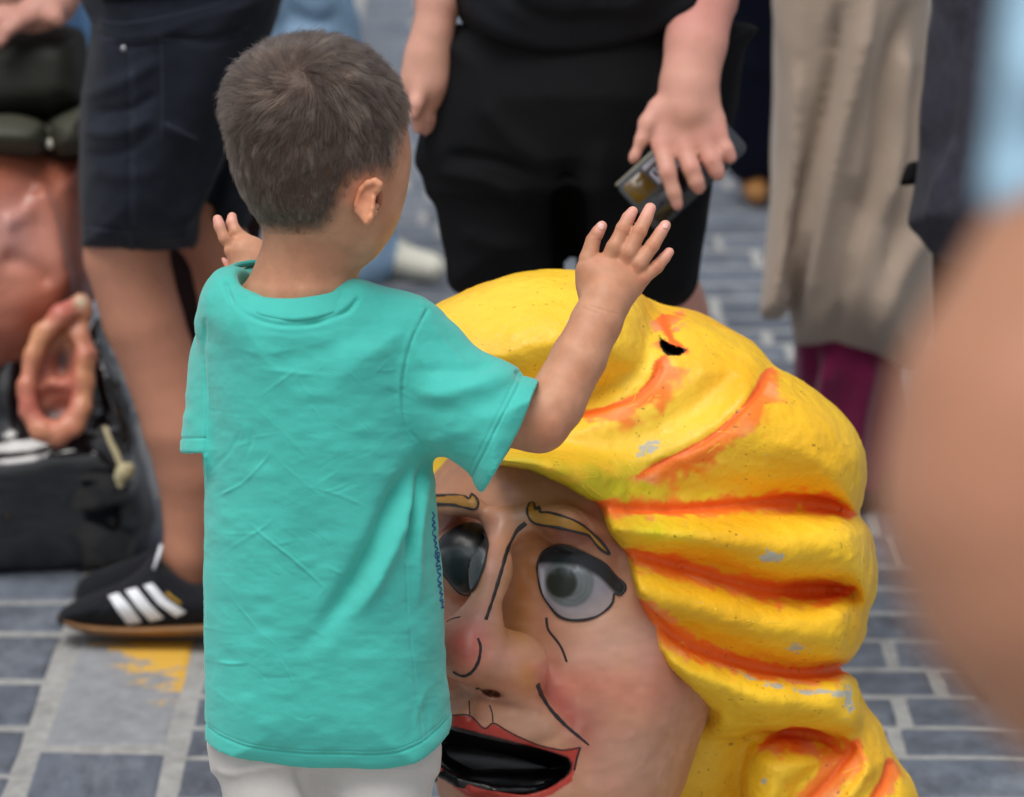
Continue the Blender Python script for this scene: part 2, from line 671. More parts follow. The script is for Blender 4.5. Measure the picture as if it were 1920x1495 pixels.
# ------------------------------------------------------------------ materials
def mat(name, color=None, rough=0.6, spec=0.5, var=0.0, var_scale=20.0, bumps=(), sss=0.0, sss_r=(0.01, 0.004, 0.002), sheen=0.0,
        coat=0.0, stretch=None, rough_var=0.0, attr=False, rand=0.0, metallic=0.0):
    """bumps: (noise scale, strength, distance in m[, kind])"""
    m = bpy.data.materials.new(name)
    m.use_nodes = True
    nt = m.node_tree
    b = nt.nodes['Principled BSDF']
    L = nt.links.new
    tc = nt.nodes.new('ShaderNodeTexCoord')
    vec = tc.outputs['Object']
    if stretch:
        mp = nt.nodes.new('ShaderNodeMapping')
        mp.inputs['Scale'].default_value = stretch
        L(vec, mp.inputs['Vector'])
        vec = mp.outputs[0]
    if attr:
        a = nt.nodes.new('ShaderNodeAttribute')
        a.attribute_name = 'Col'
        out = a.outputs['Color']
    else:
        rgb = nt.nodes.new('ShaderNodeRGB')
        rgb.outputs[0].default_value = (*[float(x) for x in color], 1)
        out = rgb.outputs[0]
    if var or rand:
        hv = nt.nodes.new('ShaderNodeHueSaturation')
        L(out, hv.inputs['Color'])
        mr = nt.nodes.new('ShaderNodeMapRange')
        mr.inputs['To Min'].default_value = 1 - var
        mr.inputs['To Max'].default_value = 1 + var
        mr.inputs['From Min'].default_value = 0.3
        mr.inputs['From Max'].default_value = 0.7
        nz = nt.nodes.new('ShaderNodeTexNoise')
        nz.inputs['Scale'].default_value = var_scale
        nz.inputs['Detail'].default_value = 6
        nz.inputs['Roughness'].default_value = 0.65
        L(vec, nz.inputs['Vector'])
        L(nz.outputs['Fac'], mr.inputs['Value'])
        val = mr.outputs[0]
        if rand:
            oi = nt.nodes.new('ShaderNodeObjectInfo')
            m2 = nt.nodes.new('ShaderNodeMapRange')
            m2.inputs['To Min'].default_value = 1 - rand
            m2.inputs['To Max'].default_value = 1 + rand
            L(oi.outputs['Random'], m2.inputs['Value'])
            mu = nt.nodes.new('ShaderNodeMath')
            mu.operation = 'MULTIPLY'
            L(val, mu.inputs[0])
            L(m2.outputs[0], mu.inputs[1])
            val = mu.outputs[0]
        L(val, hv.inputs['Value'])
        out = hv.outputs[0]
    L(out, b.inputs['Base Color'])
    b.inputs['Roughness'].default_value = rough
    b.inputs['Specular IOR Level'].default_value = spec
    b.inputs['Metallic'].default_value = metallic
    if rough_var:
        nr = nt.nodes.new('ShaderNodeTexNoise')
        nr.inputs['Scale'].default_value = var_scale * 1.7
        nr.inputs['Detail'].default_value = 5
        L(vec, nr.inputs['Vector'])
        mr = nt.nodes.new('ShaderNodeMapRange')
        mr.inputs['From Min'].default_value = 0.3
        mr.inputs['From Max'].default_value = 0.7
        mr.inputs['To Min'].default_value = max(0.02, rough - rough_var)
        mr.inputs['To Max'].default_value = min(1, rough + rough_var)
        L(nr.outputs['Fac'], mr.inputs['Value'])
        L(mr.outputs[0], b.inputs['Roughness'])
    if sss:
        b.inputs['Subsurface Weight'].default_value = sss
        b.inputs['Subsurface Radius'].default_value = sss_r
        b.inputs['Subsurface Scale'].default_value = 1.0
    if sheen:
        b.inputs['Sheen Weight'].default_value = sheen
        b.inputs['Sheen Roughness'].default_value = 0.5
    if coat:
        b.inputs['Coat Weight'].default_value = coat
        b.inputs['Coat Roughness'].default_value = 0.12
    prev = None
    for bp in bumps:
        sc, st, di = bp[:3]
        kind = bp[3] if len(bp) > 3 else 'noise'
        if kind == 'noise':
            t = nt.nodes.new('ShaderNodeTexNoise')
            t.inputs['Scale'].default_value = sc
            t.inputs['Detail'].default_value = 5
            o = t.outputs['Fac']
        elif kind == 'voronoi':
            t = nt.nodes.new('ShaderNodeTexVoronoi')
            t.inputs['Scale'].default_value = sc
            o = t.outputs['Distance']
        elif kind == 'weave':
            t = nt.nodes.new('ShaderNodeTexWave')
            t.inputs['Scale'].default_value = sc
            t.inputs['Distortion'].default_value = 3.0
            t.inputs['Detail'].default_value = 2
            o = t.outputs['Fac']
        L(vec, t.inputs['Vector'])
        bu = nt.nodes.new('ShaderNodeBump')
        bu.inputs['Strength'].default_value = st
        bu.inputs['Distance'].default_value = di
        L(o, bu.inputs['Height'])
        if prev is not None:
            L(prev, bu.inputs['Normal'])
        prev = bu.outputs[0]
    if prev is not None:
        L(prev, b.inputs['Normal'])
    return m
# ------------------------------------------------------------------ the setting: mortar bed, paving stones
def ground_material(name, base, scale_mul=1.0):
    return mat(name, base, rough=0.85, var=0.22, var_scale=45, bumps=((260, 0.5, 0.002), (35, 0.4, 0.004)))


M_MORTAR = ground_material('mortar', srgb(154, 155, 153))
M_STONE = mat('blue_grey_stone', srgb(89, 96, 107), rough=0.6, spec=0.45, var=0.36, var_scale=17, rand=0.22, rough_var=0.15,
              bumps=((70, 0.35, 0.0015), (14, 0.5, 0.004)))
M_SLAB = mat('pale_slab', srgb(140, 143, 147), rough=0.75, var=0.2, var_scale=30, bumps=((160, 0.4, 0.0012), (20, 0.3, 0.003)))

# pale scuffs and lime stains on the stones
def scuffs(m, scale, lo, hi, col, amt):
    n_ = m.node_tree
    b = n_.nodes['Principled BSDF']
    src = b.inputs['Base Color'].links[0].from_socket
    g = n_.nodes.new('ShaderNodeNewGeometry')
    mp = n_.nodes.new('ShaderNodeMapping')
    mp.inputs['Scale'].default_value = (1, 0.55, 1)
    mp.inputs['Rotation'].default_value = (0, 0, 0.5)
    nz = n_.nodes.new('ShaderNodeTexNoise')
    nz.inputs['Scale'].default_value = scale
    nz.inputs['Detail'].default_value = 8
    nz.inputs['Roughness'].default_value = 0.72
    mr = n_.nodes.new('ShaderNodeMapRange')
    mr.inputs['From Min'].default_value = lo
    mr.inputs['From Max'].default_value = hi
    mr.inputs['To Max'].default_value = amt
    mx = n_.nodes.new('ShaderNodeMix')
    mx.data_type = 'RGBA'
    n_.links.new(g.outputs['Position'], mp.inputs[0])
    n_.links.new(mp.outputs[0], nz.inputs['Vector'])
    n_.links.new(nz.outputs['Fac'], mr.inputs['Value'])
    n_.links.new(mr.outputs[0], mx.inputs[0])
    n_.links.new(src, mx.inputs[6])
    mx.inputs[7].default_value = (*col, 1)
    n_.links.new(mx.outputs[2], b.inputs['Base Color'])


scuffs(M_STONE, 9, 0.50, 0.72, srgb(140, 146, 154), 0.65)
scuffs(M_STONE, 26, 0.56, 0.70, srgb(52, 57, 66), 0.6)
scuffs(M_MORTAR, 14, 0.48, 0.70, srgb(118, 118, 116), 0.7)
scuffs(M_SLAB, 12, 0.48, 0.70, srgb(110, 115, 122), 0.7)

# a slab with worn yellow road paint
M_PAINTED = M_SLAB.copy()
M_PAINTED.name = 'pale_slab_with_yellow_paint'
_nt = M_PAINTED.node_tree
_b = _nt.nodes['Principled BSDF']
_src = _b.inputs['Base Color'].links[0].from_socket
_tc = [n for n in _nt.nodes if n.type == 'TEX_COORD'][0]
_sx = _nt.nodes.new('ShaderNodeSeparateXYZ')
_nt.links.new(_tc.outputs['Object'], _sx.inputs[0])


def _math(op, a, b=None, c=None):
    n = _nt.nodes.new('ShaderNodeMath')
    n.operation = op
    for i, v in enumerate((a, b, c)):
        if v is None:
            continue
        if isinstance(v, (int, float)):
            n.inputs[i].default_value = v
        else:
            _nt.links.new(v, n.inputs[i])
    return n.outputs[0]


_nz = _nt.nodes.new('ShaderNodeTexNoise')
_nz.inputs['Scale'].default_value = 30
_nz.inputs['Detail'].default_value = 7
_nz.inputs['Roughness'].default_value = 0.75
_mp = _nt.nodes.new('ShaderNodeMapping')
_mp.inputs['Scale'].default_value = (0.75, 1.0, 1)
_mp.inputs['Location'].default_value = (0.31, 0.1, 0)
_nt.links.new(_tc.outputs['Object'], _mp.inputs[0])
_nt.links.new(_mp.outputs[0], _nz.inputs['Vector'])
# more paint towards the far right end of the slab (object space: x 0..1 across, y 0..1 along, scaled object)
_gx = _math('MULTIPLY', _math('ADD', _sx.outputs[0], 0.07), 2.3)
_gy = _math('MULTIPLY', _math('ADD', _sx.outputs[1], -0.10), 1.35)
_amt = _math('ADD', _math('ADD', _nz.outputs['Fac'], _gx), _gy)
_mr = _nt.nodes.new('ShaderNodeMapRange')
_mr.inputs['From Min'].default_value = 0.645
_mr.inputs['From Max'].default_value = 0.74
_nt.links.new(_amt, _mr.inputs['Value'])
_mx = _nt.nodes.new('ShaderNodeMix')
_mx.data_type = 'RGBA'
_nt.links.new(_mr.outputs[0], _mx.inputs[0])
_nt.links.new(_src, _mx.inputs[6])
_mx.inputs[7].default_value = (*srgb(214, 168, 62), 1)
_nt.links.new(_mx.outputs[2], _b.inputs['Base Color'])

# the mortar bed reaches the horizon
_gw = [(-600, -40, -0.0028), (600, -40, -0.0028), (600, 1200, -0.0028), (-600, 1200, -0.0028)]
ground = link('ground', raw_mesh('ground', _gw, [(0, 1, 2, 3)], flat=True), M_MORTAR)
ground['kind'] = 'structure'
ground['label'] = 'square paved with blue grey setts in pale mortar'


def stone_geo(lx, ly, seed=0, ch=0.006, dep=0.03):
    """A block with chipped, uneven bevelled edges; its top at z = 0, centred."""
    rg = np.random.default_rng(seed)
    V, Fc = [], []
    hx, hy = lx / 2, ly / 2

    def ring(inset, z, jit):
        out = []
        c = [(-hx + inset, -hy + inset), (0, -hy + inset), (hx - inset, -hy + inset), (hx - inset, 0), (hx - inset, hy - inset), (0, hy - inset), (-hx + inset, hy - inset), (-hx + inset, 0)]
        for (x, y) in c:
            out.append((x + rg.uniform(-jit, jit), y + rg.uniform(-jit, jit), z + rg.uniform(-jit, jit) * 0.3))
        return out
    rs = [ring(0, -dep, 0), ring(0.0, -ch * 0.9, 0.0025), ring(ch * 0.45, -ch * 0.25, 0.002), ring(ch * 1.5, 0.0, 0.0012)]
    for r in rs:
        V += r
    V.append((0, 0, 0.0008))
    for a in range(3):
        for j in range(8):
            k = (j + 1) % 8
            Fc.append((a * 8 + j, a * 8 + k, (a + 1) * 8 + k, (a + 1) * 8 + j))
    for j in range(8):
        Fc.append((24 + j, 24 + (j + 1) % 8, 32))
    return V, Fc


slots = []            # (x0, x1, y0, y1, kind)
rs = random.Random(5)
# the main field right of the border: rows run across the view
y = 3.9
while y < 13.2:
    dpt = rs.choice([0.082, 0.092, 0.092, 0.104, 0.130])
    x = -0.395 - 0.0
    first = True
    while x < 2.2:
        lx = rs.uniform(0.17, 0.27)
        if first:
            lx = rs.uniform(0.09, 0.25)
            first = False
        slots.append((x, x + lx, y, y + dpt, 'stone'))
        x += lx + rs.uniform(0.011, 0.016)
    y += dpt + rs.uniform(0.010, 0.014)
# the border: one column of long slabs
yb = 3.62
ys = [3.62, 4.03, 4.335]
# joint rows read in the photograph: the pale slab lies between rows 1195 and 1395
def gy(py):
    z = zg(py)
    return z * CT - (py - CY) * z / F * ST
edges = [gy(1640), gy(1400), gy(1193)]
e = edges[-1]
while e < 13:
    e += rs.choice([0.30, 0.36, 0.41])
    edges.append(e)
for i in range(len(edges) - 1):
    k = 'painted' if i == 1 else ('stone' if i in (0, 3, 5) else 'slab')
    slots.append((-0.572, -0.418, edges[i] + 0.008, edges[i + 1] - 0.008, k))
# the field left of the border: deeper rows
edges = [gy(1545), gy(1452), gy(1362), gy(1275), gy(1186), gy(1128)]
e = edges[-1]
while e < 13:
    e += rs.choice([0.16, 0.175, 0.19])
    edges.append(e)
for i in range(len(edges) - 1):
    x = -0.598
    while x > -2.4:
        lx = rs.uniform(0.18, 0.27)
        slots.append((x - lx, x, edges[i] + 0.0075, edges[i + 1] - 0.0075, 'stone'))
        x -= lx + 0.014

stone_meshes = []
for sd_ in range(10):
    V_, F_ = stone_geo(0.22, 0.11, sd_)
    me = raw_mesh('paving_stone', V_, F_, flat=True)
    me.materials.append(M_STONE)
    stone_meshes.append(me)


def seen(px, py):
    if not (-30 < px < 1950 and -20 < py < 1520):
        return False
    if 430 < px < 740 and 100 < py < 480: return False
    if 390 < px < 800 and 560 < py < 1460: return False
    if 880 < px < 1230 and -10 < py < 1300: return False
    if 830 < px < 1600 and 780 < py < 1500: return False
    if 1480 < px < 1700 and -10 < py < 600: return False
    if 1720 < px < 1930 and -10 < py < 1250: return False
    if 170 < px < 420 and -10 < py < 420: return False
    if px < 200 and 60 < py < 1000: return False
    return True


cand, rest = [], []
for s_ in slots:
    cx_, cy_ = (s_[0] + s_[1]) / 2, (s_[2] + s_[3]) / 2
    ok = False
    zmin = 99
    for a in (s_[0], cx_, s_[1]):
        for b in (s_[2], cy_, s_[3]):
            q = from_world([(a, b, 0)])
            u = px_of(q)[0]
            zmin = min(zmin, q[0, 2])
            if seen(u[0], u[1]):
                ok = True
    (cand if ok else rest).append((zmin, s_))
cand.sort(key=lambda q: q[0])
rest += cand[290:]
cand = cand[:290]
stuffV, stuffF = [], []
for n_, (zz, s_) in enumerate(cand):
    lx, ly = s_[1] - s_[0], s_[3] - s_[2]
    if s_[4] == 'stone':
        o = bpy.data.objects.new('paving_stone', stone_meshes[n_ % 10])
        o.scale = (lx / 0.22, ly / 0.11, 1)
    else:
        V_, F_ = stone_geo(lx, ly, 50 + n_, 0.007)
        me = raw_mesh('paving_stone', V_, F_, flat=True)
        me.materials.append(M_PAINTED if s_[4] == 'painted' else M_SLAB)
        o = bpy.data.objects.new('paving_stone', me)
        if s_[4] == 'painted':
            o['label'] = 'pale slab with worn yellow paint'
    COL.objects.link(o)
    o.location = ((s_[0] + s_[1]) / 2, (s_[2] + s_[3]) / 2, rs.uniform(-0.001, 0.001))
    o.rotation_euler = (rs.uniform(-0.006, 0.006), rs.uniform(-0.005, 0.005), rs.uniform(-0.012, 0.012))
    o.parent = ground
sv = []
for n_, (zz, s_) in enumerate(rest):
    V_, F_ = stone_geo(s_[1] - s_[0], s_[3] - s_[2], 500 + n_, 0.006)
    V_ = np.array(V_) + np.array([(s_[0] + s_[1]) / 2, (s_[2] + s_[3]) / 2, rs.uniform(-0.001, 0.001)])
    sv.append((V_, F_))
V_, F_ = join_geo(sv)
o = link('outer_paving', raw_mesh('outer_paving', V_, F_, flat=True), M_STONE, ground)
o['kind'] = 'stuff'
# ------------------------------------------------------------------ the boy in the turquoise shirt
def lerp_rows(pts):
    a = np.array(pts, float)
    return lambda y: np.interp(y, a[:, 0], a[:, 1])


BY = 3.43                                   # ground distance of the boy's axis
M_SKIN = mat('child_skin', attr=True, rough=0.5, spec=0.35, var=0.09, var_scale=75, sss=0.12, sss_r=(0.012, 0.005, 0.003),
             bumps=((1100, 0.25, 0.0004), (260, 0.2, 0.0007)))
boy = thing('person', to_world(P(560, row_of(zv(1700, BY), 0), zv(1750, BY)))[0] * np.array([1, 1, 0]),
            'small boy with cropped brown hair and turquoise t-shirt, seen from behind reaching out both hands', 'person')

# --- body: head, neck, upper body
f = Field(330, 900, 50, 1000, 3.30, 3.70, 0.0022)
zn = 3.475
def yaw(a):                                  # columns: across, down, forward, turned by a to the right
    ca, sa = math.cos(a), math.sin(a)
    return [[ca, 0, sa], [0, 1, 0], [-sa, 0, ca]]
RH = yaw(R_(42))
f.ell(P(594, 240, zn), (0.0755, 0.0755, 0.0830), RH)
f.ell(P(572, 190, zn - 0.010), (0.060, 0.046, 0.056), RH, k=0.03)
f.ell(P(598, 332, zn + 0.004), (0.0690, 0.058, 0.066), RH, k=0.03)                # lower skull
f.ell(P(636, 355, zn + 0.030), (0.048, 0.066, 0.048), RH, k=0.03)                # face
f.ell(P(660, 300, zn + 0.030), (0.046, 0.052, 0.044), RH, k=0.03)
f.ell(P(670, 400, zn + 0.010), (0.0270, 0.036, 0.034), RH, k=0.025)              # cheek
f.ell(P(652, 458, zn + 0.030), (0.022, 0.020, 0.024), RH, k=0.02)                # chin
f.chain([(690, 300, zn + 0.070, 8), (702, 375, zn + 0.085, 12)], k=0.02)         # nose on the far side
f.chain([(668, 425, zn + 0.072, 10), (682, 428, zn + 0.068, 10)], k=0.012)       # lips
# neck and upper back
f.chain([(582, 400, zn + 0.014, 78), (577, 478, zn + 0.026, 73), (562, 545, zn + 0.038, 84), (556, 590, zn + 0.055, 100)], k=0.022, sq=0.88)
f.chain([(440, 650, 3.535, 52), (690, 660, 3.535, 54)], k=0.06)
f.stack([(570, 480, 650, 3.53, 0.05), (640, 415, 740, 3.54, 0.058), (760, 410, 760, 3.555, 0.06), (1000, 405, 780, 3.58, 0.06)], k=0.03)
V, Q = f.mesh(2)
body_parts = [(V, Q)]
headV, headQ = V, Q
# right ear: back of the shell, the rim that curls over at the top, the lobe
ez = zn - 0.050
f = Field(640, 740, 320, 440, 3.36, 3.48, 0.0009)
EAR = [(664, 396), (666, 374), (675, 354), (688, 342), (702, 337), (713, 342), (715, 352), (710, 361), (704, 370), (701, 382), (701, 394), (699, 404), (695, 415), (688, 424), (680, 417), (672, 407)]
f.pillow(EAR, ez, 0.0040, 0.022, R=0.0065, smooth=4, lean=-0.00012)
f.chain([(668, 384, ez - 0.000, 5), (677, 356, ez - 0.003, 5.5), (690, 344, ez - 0.005, 6.2), (703, 340, ez - 0.006, 6.2), (711, 346, ez - 0.006, 5.6), (708, 357, ez - 0.005, 4.6)], k=0.003)
f.chain([(700, 372, ez - 0.004, 3.6), (698, 392, ez - 0.004, 4.0), (694, 408, ez - 0.004, 5.6), (688, 416, ez - 0.003, 6.2)], k=0.003)
f.chain([(690, 360, ez - 0.006, 3.5), (683, 378, ez - 0.0055, 4.5), (682, 398, ez - 0.005, 3.5)], k=0.006, op='cut')
f.pillow([(700, 358), (714, 356), (718, 372), (712, 392), (703, 392), (702, 374)], ez + 0.014, 0.004, 0.02, R=0.004, k=0.002)
f.ball(706, 387, ez + 0.006, 5.5, k=0.004)
f.ball(703, 399, ez + 0.002, 4.5, k=0.004)
V, Q = f.mesh(2)
body_parts.append((V, Q))



# --- right arm and hand
f = Field(880, 1290, 365, 880, 3.44, 3.74, 0.00135)
za = 3.545
f.chain([(820, 720, 3.53, 66), (940, 775, 3.54, 62), (1012, 792, za, 57)], k=0.004)
f.chain([(1008, 792, za, 56), (1040, 757, za + 0.006, 56), (1085, 672, za + 0.018, 51), (1118, 605, za + 0.03, 47), (1137, 560, za + 0.036, 46)], k=0.005)
zh = za + 0.045
f.chain([(1137, 562, za + 0.036, 46), (1142, 540, zh - 0.004, 46)], k=0.005, sq=0.8)
f.pillow([(1092, 560), (1084, 520), (1087, 494), (1104, 484), (1128, 482), (1150, 480), (1172, 488), (1192, 502), (1206, 522), (1203, 542), (1186, 566), (1140, 580)],
         zh, 0.0125, 0.0125, R=0.017, k=0.010)
f.ball(1150, 512, zh + 0.002, 30, k=0.012, sq=0.5)
f.ball(1120, 520, zh + 0.004, 28, k=0.02, sq=0.6)
fz = zh
fingers = [
    [(1108, 520, fz + 0.004, 20), (1103, 486, fz + 0.002, 16.5), (1112, 452, fz + 0.004, 13.2), (1121, 436, fz + 0.003, 11.6), (1129, 424, fz + 0.002, 9.6)],
    [(1140, 492, fz, 16), (1153, 464, fz - 0.003, 15.2), (1168, 430, fz - 0.001, 13.0), (1178, 409, fz + 0.001, 11.5), (1186, 397, fz + 0.002, 9.8)],
    [(1165, 505, fz, 16), (1178, 474, fz - 0.004, 15.2), (1199, 434, fz - 0.002, 13.4), (1212, 407, fz + 0.001, 11.8), (1219, 391, fz + 0.002, 10.4)],
    [(1183, 520, fz, 16), (1197, 495, fz - 0.003, 14.8), (1223, 461, fz - 0.001, 12.8), (1239, 436, fz + 0.002, 11.2), (1247.5, 423, fz + 0.003, 10.0)],
    [(1190, 542, fz + 0.002, 15), (1205, 521, fz, 13.5), (1232, 500, fz + 0.003, 11.6), (1246, 484, fz + 0.006, 10.2), (1254.5, 473, fz + 0.007, 8.8)],
]
for fg in fingers:
    f.chain([(a, b, c, r * 1.07) for a, b, c, r in fg], k=0.0012)
for fg in fingers[1:]:                                                           # knuckles and finger joints
    f.ball(fg[1][0], fg[1][1], fg[1][2] - 0.001, fg[1][3] * 0.95, k=0.004)
    f.ball(fg[2][0], fg[2][1], fg[2][2] - 0.001, fg[2][3] * 1.02, k=0.002)
for (u, v) in ((1173, 489), (1191, 503), (1203, 523)):                           # dimples of a small child's hand
    f.ball(u, v, zh - 0.0165, 5.5, k=0.006, op='cut')
V, Q = f.mesh(2)
body_parts.append((V, Q))
handV, handQ = V, Q

# --- left arm (mostly hidden by the body) and hand
f = Field(330, 520, 380, 900, 3.44, 3.82, 0.0016)
f.chain([(430, 640, 3.54, 42), (400, 740, 3.58, 41), (398, 796, 3.625, 40), (412, 740, 3.69, 39), (440, 600, 3.735, 40), (466, 530, 3.75, 38)], k=0.006)
lz = 3.75
f.chain([(466, 540, lz, 36), (468, 476, lz, 30)], k=0.02, sq=0.7)
f.chain([(452, 468, lz - 0.004, 20), (482, 484, lz, 24)], k=0.015)
f.chain([(466, 478, lz, 15), (440, 466, lz - 0.004, 12.5), (421, 447, lz - 0.007, 11.0), (411.5, 424, lz - 0.005, 10.0), (408, 412, lz - 0.003, 9.6)], k=0.0025)
f.chain([(474, 462, lz + 0.003, 17), (455, 449, lz + 0.003, 14), (441, 434, lz + 0.002, 12), (434.5, 418, lz + 0.004, 10.2), (435, 407, lz + 0.006, 9.4)], k=0.0025)
f.chain([(462, 500, lz - 0.002, 15), (444, 488, lz - 0.006, 12), (429, 470, lz - 0.008, 10)], k=0.0025)
f.chain([(450, 515, lz, 11), (430, 505, lz - 0.002, 7), (419, 486, lz + 0.002, 5)], k=0.0025)
f.chain([(470, 520, lz, 14), (450, 512, lz, 11), (436, 500, lz, 9)], k=0.003)
V, Q = f.mesh(2)
body_parts.append((V, Q))
lhandV = V

# --- legs down to the shoes
f = Field(340, 880, 1200, 2250, 3.35, 4.15, 0.006)
zgf = zg(2140)
for sx, x0 in ((-1, 500), (1, 700)):
    pts = []
    for t, r in ((0.34, 68), (0.22, 52), (0.12, 46), (0.03, 34)):
        # the point on the boy's axis at height t
        zz = (CAM_H - t) * ST + BY * CT
        pts.append((x0, row_of(zz, t), zz, r))
    f.chain(pts, k=0.02)
V, Q = f.mesh(2)
body_parts.append((V, Q))

V, Qs, n_ = [], [], 0
for a, b in body_parts:
    V.append(a)
    Qs.append(b + n_)
    n_ += len(a)
V, Q = np.concatenate(V), np.concatenate(Qs)
N = vnormals(V, Q)
uv = px_of(V)
U, Y = uv[:, 0], uv[:, 1]
# shallow skin folds at the finger joints and the wrist
isR = U > 1060
disp = np.zeros(len(V))
for (a, b) in (((1115, 449), (1127, 451)), ((1160, 424), (1176, 428)), ((1192, 427), (1208, 433)), ((1216, 454), (1232, 461)), ((1228, 492), (1240, 499)),
               ((1110, 441), (1120, 444)), ((1092, 577), (1120, 588)), ((1104, 574), (1160, 590))):
    d, _, _ = seg_dist(U, Y, [a, b])
    disp -= np.where(isR & (N[:, 2] < 0.2), 0.0005 * np.exp(-(d / 1.5) ** 2), 0)
disp += 0.0003 * vnoise(V, 120, 2)
V = V + N * disp[:, None]
C = np.tile(srgb(202, 149, 119), (len(V), 1))
C = mix(C, srgb(188, 130, 100), 0.5 + 0.5 * vnoise(V, 55, 1))
# rosier finger tips, knuckles, elbow, ear rim
for px_, py_, r in ((1129, 424, 16), (1186, 397, 18), (1219, 391, 18), (1248, 422, 18), (1255, 473, 16), (408, 412, 15), (435, 407, 15), (420, 487, 9)):
    d = np.hypot(U - px_, Y - py_)
    C = mix(C, srgb(236, 172, 158), 0.75 * np.exp(-(d / r) ** 2))
for px_, py_, r in ((1168, 430, 9), (1199, 434, 9), (1223, 461, 9), (1232, 500, 9), (1173, 489, 8), (1191, 503, 8), (1203, 523, 8)):
    d = np.hypot(U - px_, Y - py_)
    C = mix(C, srgb(186, 112, 84), 0.55 * np.exp(-(d / r) ** 2))
d = np.hypot((U - 1010), (Y - 810) * 1.2)
C = mix(C, srgb(184, 118, 88), 0.5 * np.exp(-(d / 60) ** 2))
d = np.hypot(U - 672, (Y - 365) * 0.6)
C = mix(C, srgb(214, 120, 86), 0.6 * np.exp(-(d / 16) ** 2) * (V[:, 2] < 3.46))
# hairy scalp: painted under the hair itself
HAIR_POLY = [(400, 40), (800, 40), (772, 231), (760, 260), (753, 300), (742, 336), (728, 352), (718, 340), (708, 330), (694, 333), (680, 338), (668, 346), (656, 362),
             (646, 392), (632, 416), (606, 442), (562, 450), (518, 446), (488, 438), (440, 420), (400, 330)]
headmask = (Y < 440) & (U > 405) & (U < 780) & (V[:, 2] < 3.62) & (V[:, 2] > 3.3)
headmask[len(headV):] = False
sdH = poly_sd(U, Y, np.array(HAIR_POLY, float))
# on the far side the hair ends at the forehead
fc = V - P(588, 236, zn)[None, :]
fwd = fc @ np.array(RH)[:, 2]
farface = (fwd > 0.062) & (fc[:, 1] > -0.045)
scalp = headmask & ~farface
wS = np.where(scalp, sstep(8, -46, sdH), 0)
nh = len(headV)
earsel = np.zeros(len(V), bool)
earsel[nh:nh + len(body_parts[1][0])] = True
C = mix(C, srgb(150, 84, 56), np.where(earsel, sstep(ez + 0.004, ez + 0.012, V[:, 2]) * (U > 699), 0) * 0.8)  # shade inside the ear hollow, put into the skin colour
C = mix(C, srgb(222, 150, 112), np.where(earsel, 0.5 * sstep(ez + 0.002, ez - 0.004, V[:, 2]), 0))
C = mix(C, srgb(52, 40, 33), np.clip(wS * 1.25, 0, 1) * 0.93)
body = part('body', V, Q, M_SKIN, boy, C)
hairmask = wS

# finger nails, slightly paler and glossier
M_NAIL = mat('nail', srgb(236, 186, 176), rough=0.28, spec=0.5)
hb = bvh_of(handV, handQ)
for (u, v, ang, l, w_) in ((1126.5, 424.5, -40, 7.5, 5.0), (1247.5, 424, 35, 5.5, 5.0)):
    ca, sa = math.cos(R_(ang)), math.sin(R_(ang))
    pl = [(u + w_ * ca * math.cos(t) + l * sa * math.sin(t), v + w_ * sa * math.cos(t) - l * ca * math.sin(t)) for t in np.linspace(0, 2 * math.pi, 14)[:-1]]
    pl = [(a, b) for a, b in pl]
    r_ = patch(hb, pl, 1.5, 0.0004, smooth=1, thick=0.001)
    if len(r_[0]) > 8:
        part('fingernail', r_[0], r_[1], M_NAIL, body)

# --- hair: individual strands on the scalp
M_HAIR = bpy.data.materials.new('cropped_brown_hair')
M_HAIR.use_nodes = True
_n = M_HAIR.node_tree
_n.nodes.clear()
_h = _n.nodes.new('ShaderNodeBsdfHairPrincipled')
_h.model = 'CHIANG'
_h.parametrization = 'COLOR'
_h.inputs['Color'].default_value = (*srgb(74, 60, 52), 1)
_hi = _n.nodes.new('ShaderNodeAttribute')
_hi.attribute_name = 'tint'
_rp = _n.nodes.new('ShaderNodeValToRGB')
_rp.color_ramp.elements[0].color = (*srgb(27, 21, 18), 1)
_rp.color_ramp.elements[1].color = (*srgb(138, 118, 104), 1)
_e = _rp.color_ramp.elements.new(0.6)
_e.color = (*srgb(62, 50, 43), 1)
_n.links.new(_hi.outputs['Fac'], _rp.inputs['Fac'])
_n.links.new(_rp.outputs['Color'], _h.inputs['Color'])
_h.inputs['Roughness'].default_value = 0.38
_h.inputs['Radial Roughness'].default_value = 0.45


_o = _n.nodes.new('ShaderNodeOutputMaterial')
_n.links.new(_h.outputs[0], _o.inputs['Surface'])

hV, hN, hW = V[:len(headV)], N[:len(headV)], hairmask[:len(headV)]
cand_ = np.where(hW > 0.12)[0]
pz = hW[cand_]
NH = 62000
pick = RNG.choice(cand_, size=NH, p=pz / pz.sum())
root = hV[pick] + RNG.normal(0, 0.0011, (NH, 3))
nn = hN[pick]
root = root - nn * 0.0006
u0 = px_of(root)
# whorl at the crown
wi = np.argmin(np.hypot(px_of(hV)[:, 0] - 560, px_of(hV)[:, 1] - 150) + np.where(hV[:, 2] > 3.5, 999, 0))
WP = hV[wi]
rv = root - WP
rd = np.linalg.norm(rv, axis=1, keepdims=True)
rt = rv - nn * (rv * nn).sum(1, keepdims=True)
rt /= np.linalg.norm(rt, axis=1, keepdims=True) + 1e-9
sw = np.cross(nn, rt)
ksw = 1.15 * np.exp(-(rd / 0.045)) + 0.12
grav = np.array([0, 1.0, 0])[None, :]
gt = grav - nn * (nn @ grav[0])[:, None]
low = sstep(200, 330, u0[:, 1])[:, None]
tan = rt * (1 - 0.35 * low) - sw * ksw + gt * (0.25 + 0.75 * low)
tan /= np.linalg.norm(tan, axis=1, keepdims=True) + 1e-9
